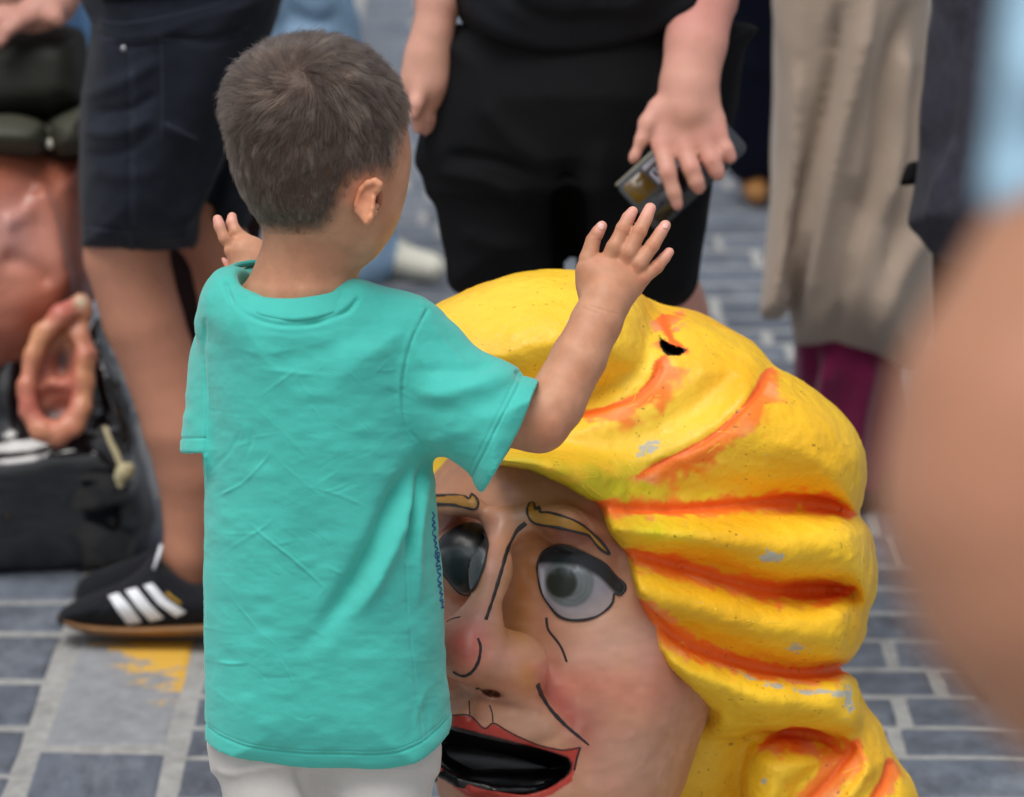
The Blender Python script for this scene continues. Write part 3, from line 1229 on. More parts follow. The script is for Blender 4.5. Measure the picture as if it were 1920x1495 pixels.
# tufts: neighbouring strands share a direction
j1 = vnoise(root, 190, 5)[:, None]
j2 = vnoise(root, 190, 6)[:, None]
j3 = vnoise(root, 480, 7)[:, None]
bi = np.cross(nn, tan)
tan = tan + bi * (0.45 * j1 + 0.30 * j3) + RNG.normal(0, 0.16, (NH, 3))
tan /= np.linalg.norm(tan, axis=1, keepdims=True) + 1e-9
leftup = sstep(560, 430, u0[:, 0]) * sstep(330, 150, u0[:, 1])
lift = (0.34 + 0.30 * sstep(260, 120, u0[:, 1]) + 0.30 * leftup)[:, None] * (1 - 0.45 * low) + 0.14 * j2 + RNG.normal(0, 0.13, (NH, 1))
ln = (0.0165 - 0.0095 * sstep(170, 400, u0[:, 1])) * (0.75 + 0.5 * RNG.random(NH)) * (0.35 + 0.65 * sstep(0.1, 0.9, hW[pick]))
ln = ln * (0.55 + 0.45 * sstep(0.0, 0.016, rd[:, 0]))
K = 5
tt = np.linspace(0, 1, K)
pts = np.zeros((NH, K, 3))
for k_, t in enumerate(tt):
    pts[:, k_] = root + ln[:, None] * (tan * (t * 0.92) + nn * (lift * (1.25 * t - 0.75 * t * t)) + gt * (0.10 * t * t))
# tufts: the tips of neighbouring strands come together
from mathutils.kdtree import KDTree
NG = 1700
gi = RNG.choice(NH, NG, replace=False)
kd = KDTree(NG)
for q_, i_ in enumerate(gi):
    kd.insert(Vector(root[i_]), q_)
kd.balance()
near_ = np.array([kd.find(Vector(r_))[1] for r_ in root])
gl = ln[gi][near_]
cl = 0.78 * RNG.random(NH) ** 0.6
for k_, t in enumerate(tt):
    gp = pts[gi][near_][:, k_]
    pts[:, k_] += (gp - pts[:, k_]) * (cl * t ** 1.3)[:, None]
keepd = np.hypot(u0[:, 0] - 557, u0[:, 1] - 152) > RNG.normal(12, 7, NH)
pts = pts[keepd]
tint = np.clip(0.5 + 0.13 * (RNG.random(NG)[near_] - 0.5) * 2 + 0.25 * RNG.normal(0, 0.6, len(near_)) + 0.22 * vnoise(root, 110, 41), 0, 1)[keepd]
NH = len(pts)
hc = bpy.data.hair_curves.new('hair')
hc.add_curves([K] * NH)
W_ = to_world(pts.reshape(-1, 3)).astype(np.float32)
hc.attributes['position'].data.foreach_set('vector', W_.ravel())
ra = hc.attributes.get('radius') or hc.attributes.new('radius', 'FLOAT', 'POINT')
rr_ = np.tile(np.array([0.00011, 0.000105, 0.00009, 0.00007, 0.00002], np.float32), NH)
ra.data.foreach_set('value', rr_)
ta = hc.attributes.new('tint', 'FLOAT', 'CURVE')
ta.data.foreach_set('value', tint.astype(np.float32))
hc.materials.append(M_HAIR)
ho = bpy.data.objects.new('hair', hc)
COL.objects.link(ho)
ho.parent = boy
ho.matrix_parent_inverse = Matrix.Translation(-Vector(boy.location))

# --- eyes on the far side of the face
M_EYE = mat('eye_white', srgb(220, 216, 210), rough=0.15)
for (u, v, zz) in ((676, 312, zn + 0.072), (716, 318, zn + 0.046)):
    g = Field(u - 30, u + 30, v - 30, v + 30, zz - 0.02, zz + 0.02, 0.003)
    g.ball(u, v, zz, 14)
    a, b = g.mesh(1)
    part('eye', a, b, M_EYE, body)

# ------------------------------------------------------------------ his t-shirt
TORSO = [(470, 530), (425, 522), (402, 545), (384, 590), (381, 660), (384, 760), (384, 860), (381, 960), (376, 1060), (372, 1160), (371, 1260), (373, 1370), (376, 1470),
         (560, 1520), (750, 1510), (846, 1480), (845, 1365), (839, 1270), (834, 1180), (829, 1090), (822, 990), (816, 920), (812, 860), (806, 800), (800, 700),
         (792, 610), (770, 585), (725, 566), (676, 548), (640, 545), (550, 565)]
SLEEVE_R = [(700, 575), (780, 582), (820, 603), (862, 640), (900, 656), (940, 672), (972, 690), (985, 706), (1040, 736), (990, 860), (936, 960), (880, 890), (840, 862), (800, 840), (760, 790), (720, 700)]
SLEEVE_L = [(430, 530), (402, 550), (374, 600), (357, 660), (346, 730), (341, 800), (339, 890), (386, 900), (420, 880), (430, 760), (440, 640)]
f = Field(325, 1055, 490, 1460, 3.33, 3.80, 0.0021)
zrow = [(400, zv(400, BY)), (1600, zv(1600, BY))]
f.pillow(TORSO, zrow, 0.086, 0.088, R=0.088, smooth=4)
f.pillow(SLEEVE_R, 3.535, 0.056, 0.056, R=0.050, k=0.022, smooth=4)
f.pillow(SLEEVE_L, zv(680, BY) + 0.03, 0.05, 0.06, R=0.040, k=0.012, smooth=4)
f.chain([(432, 552, 3.52, 24), (400, 605, 3.535, 26)], k=0.025)
f.chain([(665, 568, 3.49, 34), (760, 610, 3.515, 36), (820, 650, 3.53, 40)], k=0.03)
# collar swell round the neck
col_out = [(423, 524, 3.51), (432, 558, 3.474), (470, 588, 3.452), (530, 601, 3.441), (600, 594, 3.445), (650, 571, 3.462), (672, 548, 3.490)]
f.chain([(a, b + 14, c + 0.035, 20) for a, b, c in col_out], k=0.03)
f.chain([(434, 556, 3.505, 14), (437, 540, 3.53, 12), (470, 522, 3.575, 12), (560, 514, 3.59, 12), (650, 539, 3.55, 14), (672, 562, 3.505, 14)], k=0.02)
# cut the open neck
zc_ = [(440, 540, 3.485), (500, 545, 3.485), (560, 550, 3.49), (620, 545, 3.495), (655, 540, 3.50)]
# hem and cuffs: cut, then hollowed
X, Yc, Z = f.ax[0][:, None, None], f.ax[1][None, :, None], f.ax[2][None, None, :]
hw = CAM_H - Z * ST - Yc * CT                 # height above the ground
uu = CX + F * X / Z
hem_h = 0.362 + 0.014 * ((610 - uu) / 235) ** 2 * (uu < 610) + 0.018 * np.clip((uu - 700) / 145, 0, 1) ** 2
f.f = np.maximum(f.f, np.broadcast_to(hem_h - hw, f.f.shape).astype(np.float32))
vv = CY + F * Yc / Z
# right cuff line through (1011, 716) and (909, 912)
ax_, ay_, bx_, by_ = 1011, 714, 909, 914
nx_, ny_ = (by_ - ay_), -(bx_ - ax_)
ln_ = math.hypot(nx_, ny_)
dcuf = ((uu - ax_) * nx_ + (vv - ay_) * ny_) / ln_ * Z / F
curve = 0.004 * np.sin(np.clip((vv - 714) / 200, 0, 1) * math.pi)
f.f = np.where(uu > 880, np.maximum(f.f, np.broadcast_to(dcuf - curve, f.f.shape)), f.f).astype(np.float32)
# left cuff
f.f = np.where(uu < 383, np.maximum(f.f, np.broadcast_to((vv - 849 + (uu - 360) * 0.05) * Z / F, f.f.shape)), f.f).astype(np.float32)
f.chain([(1030, 850, 3.53, 88), (930, 795, 3.53, 82)], k=0.002, op='cut', sq=0.42)
f.pillow([(377, 1560), (379, 1352), (480, 1372), (600, 1380), (740, 1376), (838, 1350), (838, 1560)], zrow, 0.079, 0.08, R=0.085, op='cut', smooth=0)
f.chain([(362, 905, zv(830, BY) + 0.03, 19), (362, 826, zv(830, BY) + 0.03, 17)], k=0.002, op='cut', sq=1.8)
# opening of the neck
f.ell(P(552, 508, 3.505), (0.0535, 0.030, 0.062), [[0.985, 0.17, 0], [-0.163, 0.94, 0.30], [0.05, -0.29, 0.955]], k=0.004, op='cut')
V, Q = subdivide(*f.mesh(2))
N = vnormals(V, Q)
uv = px_of(V)
U, Y = uv[:, 0], uv[:, 1]
facing = sstep(0.15, -0.25, N[:, 2])
D = np.zeros(len(V))
# big soft folds
D += 0.0020 * vnoise(V * np.array([1.0, 1.5, 1.0]), 16, 3) + 0.0008 * vnoise(V * np.array([1.2, 2.2, 1]), 45, 4)
D += 0.00018 * vnoise(V * np.array([1.0, 2.0, 1.0]), 120, 9)


def crease(pts, amp, wid, taper=True, sharp=False):
    """A fold line across the cloth (amp > 0: a ridge), in pixels and metres."""
    global D
    c = smooth_poly(pts, 5, False)
    m = wid * 4 + 6
    sel = (U > c[:, 0].min() - m) & (U < c[:, 0].max() + m) & (Y > c[:, 1].min() - m) & (Y < c[:, 1].max() + m)
    if not sel.any():
        return
    d, t, s = seg_dist(U[sel], Y[sel], c)
    g = np.exp(-(d / wid) ** 2)
    if taper:
        g = g * np.clip(np.minimum(t, 1 - t) * 4, 0, 1)
    if wid < 6.5 and not sharp:
        g = g * np.clip(0.55 + 0.9 * vnoise(V[sel], 60, 31), 0.1, 1.2)
    D[sel] += amp * g * facing[sel]


# pressed-in wrinkles read from the photograph
RIDGES = [
    ([(395, 935), (451, 908), (498, 862), (505, 846)], 0.00124, 3.1), ([(505, 846), (545, 885), (610, 935)], 0.00070, 3.1),
    ([(460, 975), (500, 1010), (545, 1045), (600, 1095), (612, 1112)], 0.00109, 3.1), ([(385, 1065), (430, 1030), (500, 985), (520, 960)], 0.00077, 3.7),
    ([(400, 1078), (450, 1080), (490, 1068)], 0.00063, 3.1), ([(470, 755), (520, 720), (560, 690)], 0.00070, 3.7),
    ([(455, 745), (520, 800), (580, 860)], 0.00054, 3.7), ([(480, 690), (560, 700), (640, 705)], 0.00063, 5.0),
    ([(440, 890), (470, 830), (470, 770)], -0.00070, 4.3), ([(390, 890), (430, 845), (455, 800)], -0.00077, 4.3),
    ([(405, 1205), (440, 1205), (475, 1190)], 0.00070, 3.1), ([(378, 1235), (430, 1245), (475, 1243)], 0.00093, 3.1),
    ([(430, 1120), (455, 1150), (500, 1205)], 0.00046, 3.1), ([(610, 1060), (660, 1090), (700, 1110)], 0.00054, 3.7),
    ([(560, 905), (640, 930), (700, 960)], 0.00046, 3.7), ([(640, 880), (600, 905), (560, 930)], 0.00046, 3.1),
    ([(480, 1285), (530, 1295), (600, 1302), (650, 1300)], -0.00085, 5.6), ([(395, 1290), (440, 1320), (480, 1345)], 0.00054, 3.7),
    ([(420, 640), (480, 660), (560, 655)], 0.00063, 6.2), ([(470, 618), (560, 625), (650, 612)], -0.00063, 5.0),
    ([(690, 640), (720, 655), (755, 665)], -0.00063, 5.0), ([(700, 1010), (730, 985), (760, 960)], 0.00054, 3.7),
]
for q in RIDGES:
    crease(*q)
# random fine crumples
rw = random.Random(3)
for i in range(95):
    x, y_ = rw.uniform(392, 800), rw.uniform(640, 1390)
    a = rw.choice([0.5, -0.6, 0.15, -0.2, 0.9]) + rw.uniform(-0.3, 0.3)
    l = rw.uniform(18, 60)
    bend = rw.uniform(-8, 8)
    crease([(x - l * math.cos(a), y_ - l * math.sin(a)), (x + bend * math.sin(a), y_ - bend * math.cos(a)), (x + l * math.cos(a), y_ + l * math.sin(a))],
           rw.choice([1, 1, -1]) * rw.uniform(0.00015, 0.0004), rw.uniform(2.0, 4.5))
# the drag folds under the arm
crease([(806, 846), (770, 900), (735, 960), (690, 1050), (640, 1130), (600, 1190)], -0.013, 20)
crease([(800, 870), (772, 930), (745, 1000), (700, 1100), (660, 1160)], 0.0075, 15)
crease([(812, 850), (792, 910), (774, 980), (765, 1060)], -0.009, 9)
crease([(806, 870), (790, 950), (782, 1040), (785, 1140)], 0.005, 9)
crease([(540, 1240), (600, 1180), (650, 1110)], -0.0022, 20)
crease([(800, 1290), (780, 1350), (790, 1400)], 0.0012, 7)
crease([(782, 1240), (800, 1320), (806, 1400)], -0.0012, 6)
# sleeve folds
crease([(765, 720), (820, 738), (880, 730), (940, 705), (975, 686)], 0.0045, 17)
crease([(775, 690), (830, 694), (890, 690), (940, 676)], -0.0030, 13)
crease([(775, 775), (840, 775), (910, 755), (970, 735)], -0.0024, 20)
crease([(800, 595), (830, 640), (870, 680), (900, 700)], 0.0014, 7)
crease([(790, 830), (840, 820), (900, 800)], 0.0015, 12)
crease([(968, 690), (975, 700), (985, 708)], -0.0025, 7)
# seams
crease([(800, 583), (776, 632), (759, 690), (756, 750), (768, 805), (800, 846)], -0.0018, 3.2, False)
crease([(790, 583), (767, 632), (750, 690), (748, 750), (760, 805)], 0.0007, 5, False)
crease([(385, 600), (383, 640), (384, 720), (386, 800), (386, 848)], -0.002, 4, False)
crease([(760, 960), (762, 1100), (770, 1200), (782, 1300), (793, 1390)], -0.0009, 2.5, False)
crease([(745, 585), (790, 578), (800, 583)], -0.0008, 3, False)
crease([(425, 534), (438, 568), (478, 597), (540, 610), (600, 604), (646, 586), (670, 562)], -0.004, 5, False)
# stitched hem and cuffs: a flat band with a line above it
dh = (CAM_H - V[:, 2] * ST - V[:, 1] * CT) - (0.362 + 0.014 * ((610 - U) / 235) ** 2 * (U < 610) + 0.018 * np.clip((U - 700) / 145, 0, 1) ** 2)
tor = (U < 850) & (Y > 1200)
st = 0.5 + 0.5 * np.sign(np.sin(U * 1.9))
D += np.where(tor, -0.0011 * np.exp(-((dh - 0.0165) / 0.0014) ** 2) * (0.65 + 0.35 * st) - 0.0005 * np.exp(-((dh - 0.0205) / 0.0009) ** 2) + 0.0006 * np.exp(-((dh - 0.008) / 0.006) ** 2), 0)
dc = -((U - ax_) * nx_ + (Y - ay_) * ny_) / ln_
slv = (U > 860)
st = 0.5 + 0.5 * np.sign(np.sin(Y * 1.9))
D += np.where(slv, -0.0012 * np.exp(-((dc - 30) / 2.4) ** 2) * (0.65 + 0.35 * st) - 0.0007 * np.exp(-((dc - 40) / 2.0) ** 2) * (0.6 + 0.4 * st) + 0.0007 * np.exp(-((dc - 14) / 11) ** 2), 0)
dl = 849 - Y
D += np.where((U < 386) & (Y > 780), -0.0012 * np.exp(-((dl - 27) / 2.2) ** 2), 0)
V = V + N * D[:, None]
M_SHIRT = mat('turquoise_jersey', srgb(74, 190, 178), rough=0.85, spec=0.2, var=0.05, var_scale=30, sheen=0.25,
              bumps=((1500, 0.35, 0.0005, 'noise'), (420, 0.22, 0.0007, 'noise')), stretch=(1, 1, 1.3))
shirt = part('t_shirt', V, Q, M_SHIRT, boy)
shirtV, shirtQ = V, Q
sb = bvh_of(V, Q)

# ribbed collar: a band round the neck
co = smooth_poly([(420, 512, 3.515), (424, 530, 3.503), (437, 560, 3.480), (478, 588, 3.464), (540, 601, 3.457), (600, 595, 3.459), (645, 578, 3.469), (668, 556, 3.484), (674, 536, 3.505), (655, 515, 3.55),
                  (600, 500, 3.585), (530, 494, 3.59), (460, 497, 3.57), (428, 504, 3.54)], 8)
ci = smooth_poly([(436, 510, 3.522), (437, 522, 3.508), (448, 541, 3.487), (486, 557, 3.472), (545, 561, 3.466), (602, 554, 3.468), (640, 543, 3.476), (658, 534, 3.488), (662, 524, 3.508), (648, 508, 3.545),
                  (600, 494, 3.575), (530, 488, 3.58), (465, 492, 3.562), (442, 499, 3.545)], 8)
po = np.array([P(*q) for q in co])
pi_ = np.array([P(*q) for q in ci])
nr = 9
V, Fc = [], []
m = len(po)
for i in range(m):
    a, b = po[i], pi_[i]
    tdir = po[(i + 1) % m] - po[i - 1]
    nrm = np.cross(b - a, tdir)
    nrm /= np.linalg.norm(nrm)
    if nrm @ (a - P(552, 540, 3.50)) < 0:
        nrm = -nrm
    for j in range(nr):
        t = j / (nr - 1)
        e = 0.0009 * math.sin(math.pi * t) ** 0.5 + 0.0016
        V.append(a + (b - a) * t + nrm * (e + 0.0002 * ((i % 2) * 2 - 1) * (0.1 < t < 0.9)))
    for j in range(nr)[::-1]:
        t = j / (nr - 1)
        V.append(a + (b - a) * t - nrm * 0.0022)
w2 = 2 * nr
for i in range(m):
    k = (i + 1) % m
    for j in range(w2):
        l = (j + 1) % w2
        Fc.append((i * w2 + j, i * w2 + l, k * w2 + l, k * w2 + j))
part('collar', np.array(V), Fc, M_SHIRT, shirt)

# handwriting printed down the front edge, seen nearly edge-on
M_INK = mat('blue_print', srgb(28, 78, 150), rough=0.7)
scr = [(812, 961), (816, 968), (811, 974), (817, 980), (811, 985), (818, 991), (813, 996), (813, 1003), (819, 1008), (814, 1014), (820, 1018), (816, 1024), (822, 1029), (817, 1036),
       (823, 1043), (818, 1046), (817, 1040), (824, 1036), (825, 1044), (820, 1050), (826, 1052), (820, 1056), (819, 1062), (826, 1061), (827, 1067), (821, 1068), (822, 1074), (828, 1078),
       (823, 1083), (822, 1089), (829, 1094), (823, 1097)]
scr2 = [(822, 1098), (829, 1105), (825, 1112), (831, 1114), (827, 1121), (826, 1127), (832, 1124)]
scr3 = [(828, 1139), (833, 1139), (829, 1131), (833, 1129)]
ink = []
for s_ in (scr, scr2, scr3):
    r_ = stroke(sb, [(a - 1.5, b) for a, b in s_], 0.00075, 0.00075, 0.0004, 1.2, thick=0.3)
    if r_:
        ink.append(r_)
if ink:
    V, Fc = join_geo(ink)
    part('printed_lettering', V, Fc, M_INK, shirt)

# ------------------------------------------------------------------ his pale trousers
f = Field(370, 850, 1280, 2060, 3.36, 4.0, 0.0032)
zr = [(1200, zv(1200, BY)), (2200, zv(2200, BY))]
zz = lambda y_: zv(y_, BY)
f.stack([(1290, 392, 824, zz(1290), 0.070), (1400, 396, 818, zz(1400), 0.070), (1440, 402, 816, zz(1440), 0.072)], k=0.0, pw=2.3)
f.stack([(1400, 398, 610, zz(1400), 0.050), (1500, 418, 600, zz(1500), 0.060), (1700, 430, 596, zz(1700), 0.062), (2000, 440, 585, zz(2000), 0.052)], k=0.02, pw=2.2)
f.stack([(1400, 604, 816, zz(1400), 0.050), (1500, 606, 808, zz(1500), 0.060), (1700, 612, 792, zz(1700), 0.062), (2000, 622, 772, zz(2000), 0.052)], k=0.02, pw=2.2)
V, Q = f.mesh(2)
N = vnormals(V, Q)
uv = px_of(V)
U, Y = uv[:, 0], uv[:, 1]
facing = sstep(0.15, -0.25, N[:, 2])
D = 0.0012 * vnoise(V, 22, 8) + 0.0005 * vnoise(V, 60, 9)
# back pockets, yoke and centre seam
for q in ([(402, 1400), (408, 1432), (428, 1440), (462, 1432), (464, 1405)], [(648, 1492), (700, 1490), (722, 1470), (726, 1420)]):
    crease(q, -0.0014, 3, False)
crease([(548, 1425), (566, 1470), (590, 1510), (604, 1540)], -0.005, 9, False)
crease([(570, 1455), (640, 1490), (720, 1500)], 0.0015, 6)
crease([(400, 1445), (440, 1452), (500, 1450)], 0.0015, 6)
crease([(784, 1400), (790, 1500)], -0.001, 2.5, False)
V = V + N * D[:, None]
M_CHINO = mat('pale_cotton', srgb(206, 202, 198), rough=0.85, spec=0.2, var=0.04, var_scale=40, sheen=0.1, bumps=((1100, 0.3, 0.0004), (180, 0.15, 0.001)))
part('trousers', V, Q, M_CHINO, boy)
M_SOLE = mat('white_rubber', srgb(205, 203, 198), rough=0.6)
for x0 in (500, 690):
    zf_ = CAM_H * ST + BY * CT
    yr = row_of(zf_, 0.0)
    f = Field(x0 - 110, x0 + 110, yr - 170, yr + 60, zf_ - 0.12, zf_ + 0.16, 0.004)
    a, b = from_world([((x0 - CX) * zf_ / F, BY - 0.045, 0.037), ((x0 - CX) * zf_ / F, BY + 0.10, 0.028)])
    f.cone(a, b, 0.036, 0.030, k=0.0)
    f.cone(a, a + np.array([0, -0.035, 0.0]), 0.034, 0.032, k=0.02)
    V, Q = f.mesh(2)
    W = to_world(V)
    W[:, 2] = np.maximum(W[:, 2], 0.002)
    part('shoe', from_world(W), Q, M_SOLE, boy)
# ------------------------------------------------------------------ the big painted carnival head with yellow hair
PZ = 3.95
puppet = thing('carnival_head', to_world(P(1150, row_of(4.02, 0), 4.02))[0] * np.array([1, 1, 0]),
               'big painted papier mache head with open mouth and swirling yellow hair', 'carnival head')
M_FACE = mat('painted_face', attr=True, rough=0.42, spec=0.5, var=0.05, var_scale=25, rough_var=0.1, bumps=((55, 0.25, 0.003), (320, 0.18, 0.0008)))
M_YEL = mat('painted_yellow_hair', attr=True, rough=0.50, spec=0.4, var=0.06, var_scale=22, rough_var=0.12, bumps=((38, 0.5, 0.004), (130, 0.55, 0.0018), (480, 0.3, 0.0006)))
M_LINE = mat('black_paint', srgb(34, 36, 40), rough=0.45)
M_RED = mat('red_paint', srgb(186, 58, 46), rough=0.4, var=0.12, var_scale=30, bumps=((120, 0.2, 0.001),))
M_BROW = mat('ochre_paint', srgb(158, 112, 42), rough=0.5, var=0.15, var_scale=60, bumps=((150, 0.2, 0.001),))
M_CAVE = mat('black_gloss', srgb(16, 17, 20), rough=0.25, spec=0.5, bumps=((40, 0.2, 0.002),))

f = Field(745, 1420, 800, 1640, 3.66, 4.20, 0.0021)
RF = yaw(R_(-24))
fc0 = P(1062, 1170, 3.935)
f.ell(fc0, (0.152, 0.205, 0.172), RF)
f.ell(P(1060, 1000, 3.935), (0.150, 0.120, 0.160), RF, k=0.05)                 # forehead
f.ell(P(1045, 1420, 3.900), (0.125, 0.120, 0.130), RF, k=0.05)                 # jaw
f.ell(P(985, 1560, 3.845), (0.060, 0.045, 0.055), RF, k=0.05)                  # chin
f.ell(P(1145, 1285, 3.815), (0.058, 0.050, 0.042), RF, k=0.05)                 # cheek
f.ell(P(1130, 1365, 3.822), (0.050, 0.060, 0.036), RF, k=0.04)                 # jowl beside the fold
f.ell(P(1215, 1240, 3.86), (0.060, 0.070, 0.040), RF, k=0.05)
f.ell(P(800, 1290, 3.86), (0.045, 0.050, 0.045), RF, k=0.04)
# eye hollows
f.ell(P(1085, 1075, 3.742), (0.046, 0.040, 0.030), RF, k=0.035, op='cut')
f.ell(P(985, 1085, 3.738), (0.028, 0.050, 0.030), RF, k=0.04, op='cut')
f.ell(P(862, 1050, 3.752), (0.034, 0.042, 0.034), RF, k=0.035, op='cut')
# brow ridges
f.chain([(995, 972, 3.765, 16), (1060, 985, 3.757, 20), (1125, 1025, 3.778, 16)], k=0.03)
f.chain([(810, 950, 3.80, 16), (885, 950, 3.775, 18)], k=0.03)
# eyeballs with painted lids
f.ell(P(1086, 1085, 3.803), (0.043, 0.040, 0.040), RF, k=0.012)
f.ell(P(866, 1056, 3.815), (0.034, 0.040, 0.040), RF, k=0.012)
# nose
f.chain([(940, 985, 3.768, 22), (925, 1070, 3.738, 25), (905, 1150, 3.712, 30)], k=0.03)
f.ell(P(882, 1214, 3.720), (0.037, 0.035, 0.038), RF, k=0.022)
f.ell(P(964, 1250, 3.742), (0.034, 0.033, 0.032), RF, k=0.014)
f.ell(P(925, 1240, 3.735), (0.028, 0.026, 0.024), RF, k=0.02)
f.ell(P(832, 1240, 3.765), (0.024, 0.026, 0.026), RF, k=0.018)
f.ell(P(925, 1300, 3.735), (0.017, 0.0085, 0.016), [[0.96, -0.28, 0], [0.28, 0.96, 0], [0, 0, 1]], k=0.008, op='cut')
# upper lip bulge and fold from nose to mouth
f.ell(P(955, 1345, 3.772), (0.065, 0.034, 0.040), RF, k=0.03)
f.chain([(1003, 1275, 3.772, 7), (1016, 1302, 3.775, 8), (1045, 1345, 3.782, 8), (1085, 1382, 3.790, 7), (1110, 1405, 3.800, 5)], k=0.010, op='cut')
f.chain([(880, 1318, 3.728, 4), (884, 1345, 3.730, 5)], k=0.006, op='cut')
# mouth
MOUTH_IN = [(800, 1352), (848, 1361), (910, 1376), (975, 1393), (1020, 1405), (1066, 1420), (1073, 1440), (1062, 1458), (1026, 1480), (988, 1490), (938, 1485), (888, 1474), (825, 1438), (795, 1400)]
LIP_OUT = [(780, 1340), (848, 1342), (881, 1342), (908, 1366), (925, 1356), (976, 1383), (1013, 1398), (1051, 1406), (1088, 1401), (1078, 1443), (1072, 1466), (1035, 1490), (990, 1506), (930, 1508),
           (875, 1494), (830, 1462), (800, 1420), (780, 1380)]
f.chain([(a, b, 3.778 + 0.00016 * abs(a - 930), 9) for a, b in MOUTH_IN + MOUTH_IN[:1]], k=0.014)
f.pillow(MOUTH_IN, 3.80, 0.12, 0.075, R=0.03, k=0.003, op='cut', smooth=1)
# the painted hair takes over beyond the hairline
f.pillow([(1075, 860), (1112, 935), (1142, 965), (1166, 1015), (1184, 1050), (1198, 1090), (1212, 1140), (1238, 1205), (1268, 1258), (1306, 1298), (1352, 1330), (1480, 1300), (1480, 860)], 3.72, 0.15, 0.115, R=0.02, k=0.004, op='cut', smooth=1)
# neck down to the ground
f2 = Field(745, 1420, 1480, 1900, 3.66, 4.25, 0.006)
f2.ell(P(1040, 1450, 3.92), (0.115, 0.11, 0.12), RF)
f2.stack([(1440, 900, 1230, 3.95, 0.11), (1600, 910, 1240, 4.0, 0.12), (row_of(4.07, 0.0) - 6, 900, 1270, 4.07, 0.13)], k=0.05)
V, Q = f.mesh(2)
V2, Q2 = f2.mesh(2)
W2 = to_world(V2)
W2[:, 2] = np.maximum(W2[:, 2], 0.001)
V2 = from_world(W2)
N = vnormals(V, Q)
V = V + N * (0.0018 * vnoise(V, 24, 1) + 0.0008 * vnoise(V, 60, 2) + 0.0008 * np.clip(vnoise(V, 130, 9) - 0.45, 0, 1))[:, None]
faceV, faceQ = V, Q
Q = np.concatenate([Q, Q2 + len(V)])
V = np.concatenate([V, V2])
uv = px_of(V)
U, Y = uv[:, 0], uv[:, 1]
C = np.tile(srgb(202, 148, 114), (len(V), 1))
C = mix(C, srgb(186, 130, 102), 0.45 + 0.5 * vnoise(V, 14, 3))
nz1 = 0.12 * vnoise(V, 40, 4)


def blob(px_, py_, rx, ry, col, amt, ang=0):
    global C
    a = R_(ang)
    x, y_ = (U - px_) * math.cos(a) + (Y - py_) * math.sin(a), -(U - px_) * math.sin(a) + (Y - py_) * math.cos(a)
    C = mix(C, srgb(*col), amt * np.clip(np.exp(-((x / rx) ** 2 + (y_ / ry) ** 2) ** 1.0) * (1 + nz1 * 2), 0, 1))


for q in [(1000, 930, 150, 50, (186, 138, 112), .6), (1090, 960, 90, 34, (168, 124, 98), .55, 30), (890, 905, 60, 30, (178, 122, 78), .5), (985, 960, 26, 22, (168, 148, 136), .6),
          (1090, 1005, 75, 20, (140, 78, 56), .85, 15), (1030, 1015, 22, 30, (146, 84, 58), .7), (1150, 1060, 26, 30, (142, 86, 64), .6),
          (860, 980, 52, 26, (140, 76, 60), .85), (905, 1000, 18, 40, (150, 88, 70), .5),
          (985, 1090, 24, 85, (172, 112, 56), .95, 10), (1000, 1045, 22, 40, (166, 106, 60), .7), (972, 1175, 34, 50, (196, 138, 76), .85), (1020, 1120, 26, 60, (196, 136, 96), .5),
          (922, 1060, 14, 80, (214, 152, 140), .6, 8), (890, 1170, 40, 40, (214, 146, 138), .6), (872, 1222, 46, 46, (206, 92, 82), .9), (862, 1200, 30, 30, (204, 96, 88), .7),
          (948, 1232, 44, 28, (222, 158, 140), .7), (990, 1265, 22, 40, (206, 142, 92), .7), (945, 1282, 50, 14, (176, 104, 72), .7, 12), (925, 1303, 26, 10, (120, 66, 44), .8, 14),
          (905, 1325, 24, 14, (186, 120, 88), .7), (900, 1345, 14, 14, (172, 114, 92), .8),
          (1030, 1170, 40, 30, (208, 142, 112), .7), (1020, 1260, 26, 26, (204, 124, 108), .7), (1045, 1300, 26, 40, (190, 96, 80), .8, -30), (1090, 1285, 90, 40, (214, 124, 100), .8),
          (1120, 1225, 70, 40, (226, 164, 146), .6), (1180, 1195, 60, 50, (206, 168, 146), .6), (1215, 1235, 24, 60, (218, 156, 146), .5), (1250, 1270, 40, 80, (170, 104, 84), .6),
          (1105, 1345, 50, 44, (164, 96, 82), .75, -30), (1070, 1340, 22, 40, (172, 84, 74), .6, -40), (1095, 1390, 24, 40, (176, 96, 86), .5, -30), (1170, 1390, 60, 70, (200, 140, 122), .5),
          (1200, 1430, 70, 60, (190, 148, 128), .6), (1050, 1322, 16, 60, (176, 80, 64), .85, -36), (1185, 1300, 60, 40, (206, 132, 108), .5), (990, 1275, 18, 26, (196, 128, 70), .8), (1000, 900, 170, 42, (168, 122, 98), .7), (1130, 985, 50, 40, (158, 110, 88), .6, 35), (1080, 1005, 85, 18, (122, 62, 46), .8, 14), (850, 985, 60, 20, (124, 60, 50), .7), (985, 1090, 20, 70, (164, 100, 44), .8, 10), (940, 1318, 60, 8, (120, 66, 48), .7, 12), (1020, 1100, 16, 60, (150, 96, 74), .5), (1280, 1260, 40, 110, (156, 94, 78), .6), (990, 1360, 50, 30, (212, 168, 144), .6), (1130, 1460, 60, 40, (206, 150, 128), .6), (860, 1320, 24, 20, (196, 140, 118), .5),
          (1290, 1360, 40, 60, (188, 144, 124), .5), (850, 1130, 20, 40, (200, 146, 124), .5)]:
    blob(*q)
C = C * (1 + 0.07 * vnoise(V * np.array([1, 2.2, 1]), 75, 21))[:, None]
C = mix(C, srgb(222, 178, 158), 0.35 * np.clip(vnoise(V, 95, 6) - 0.35, 0, 1))
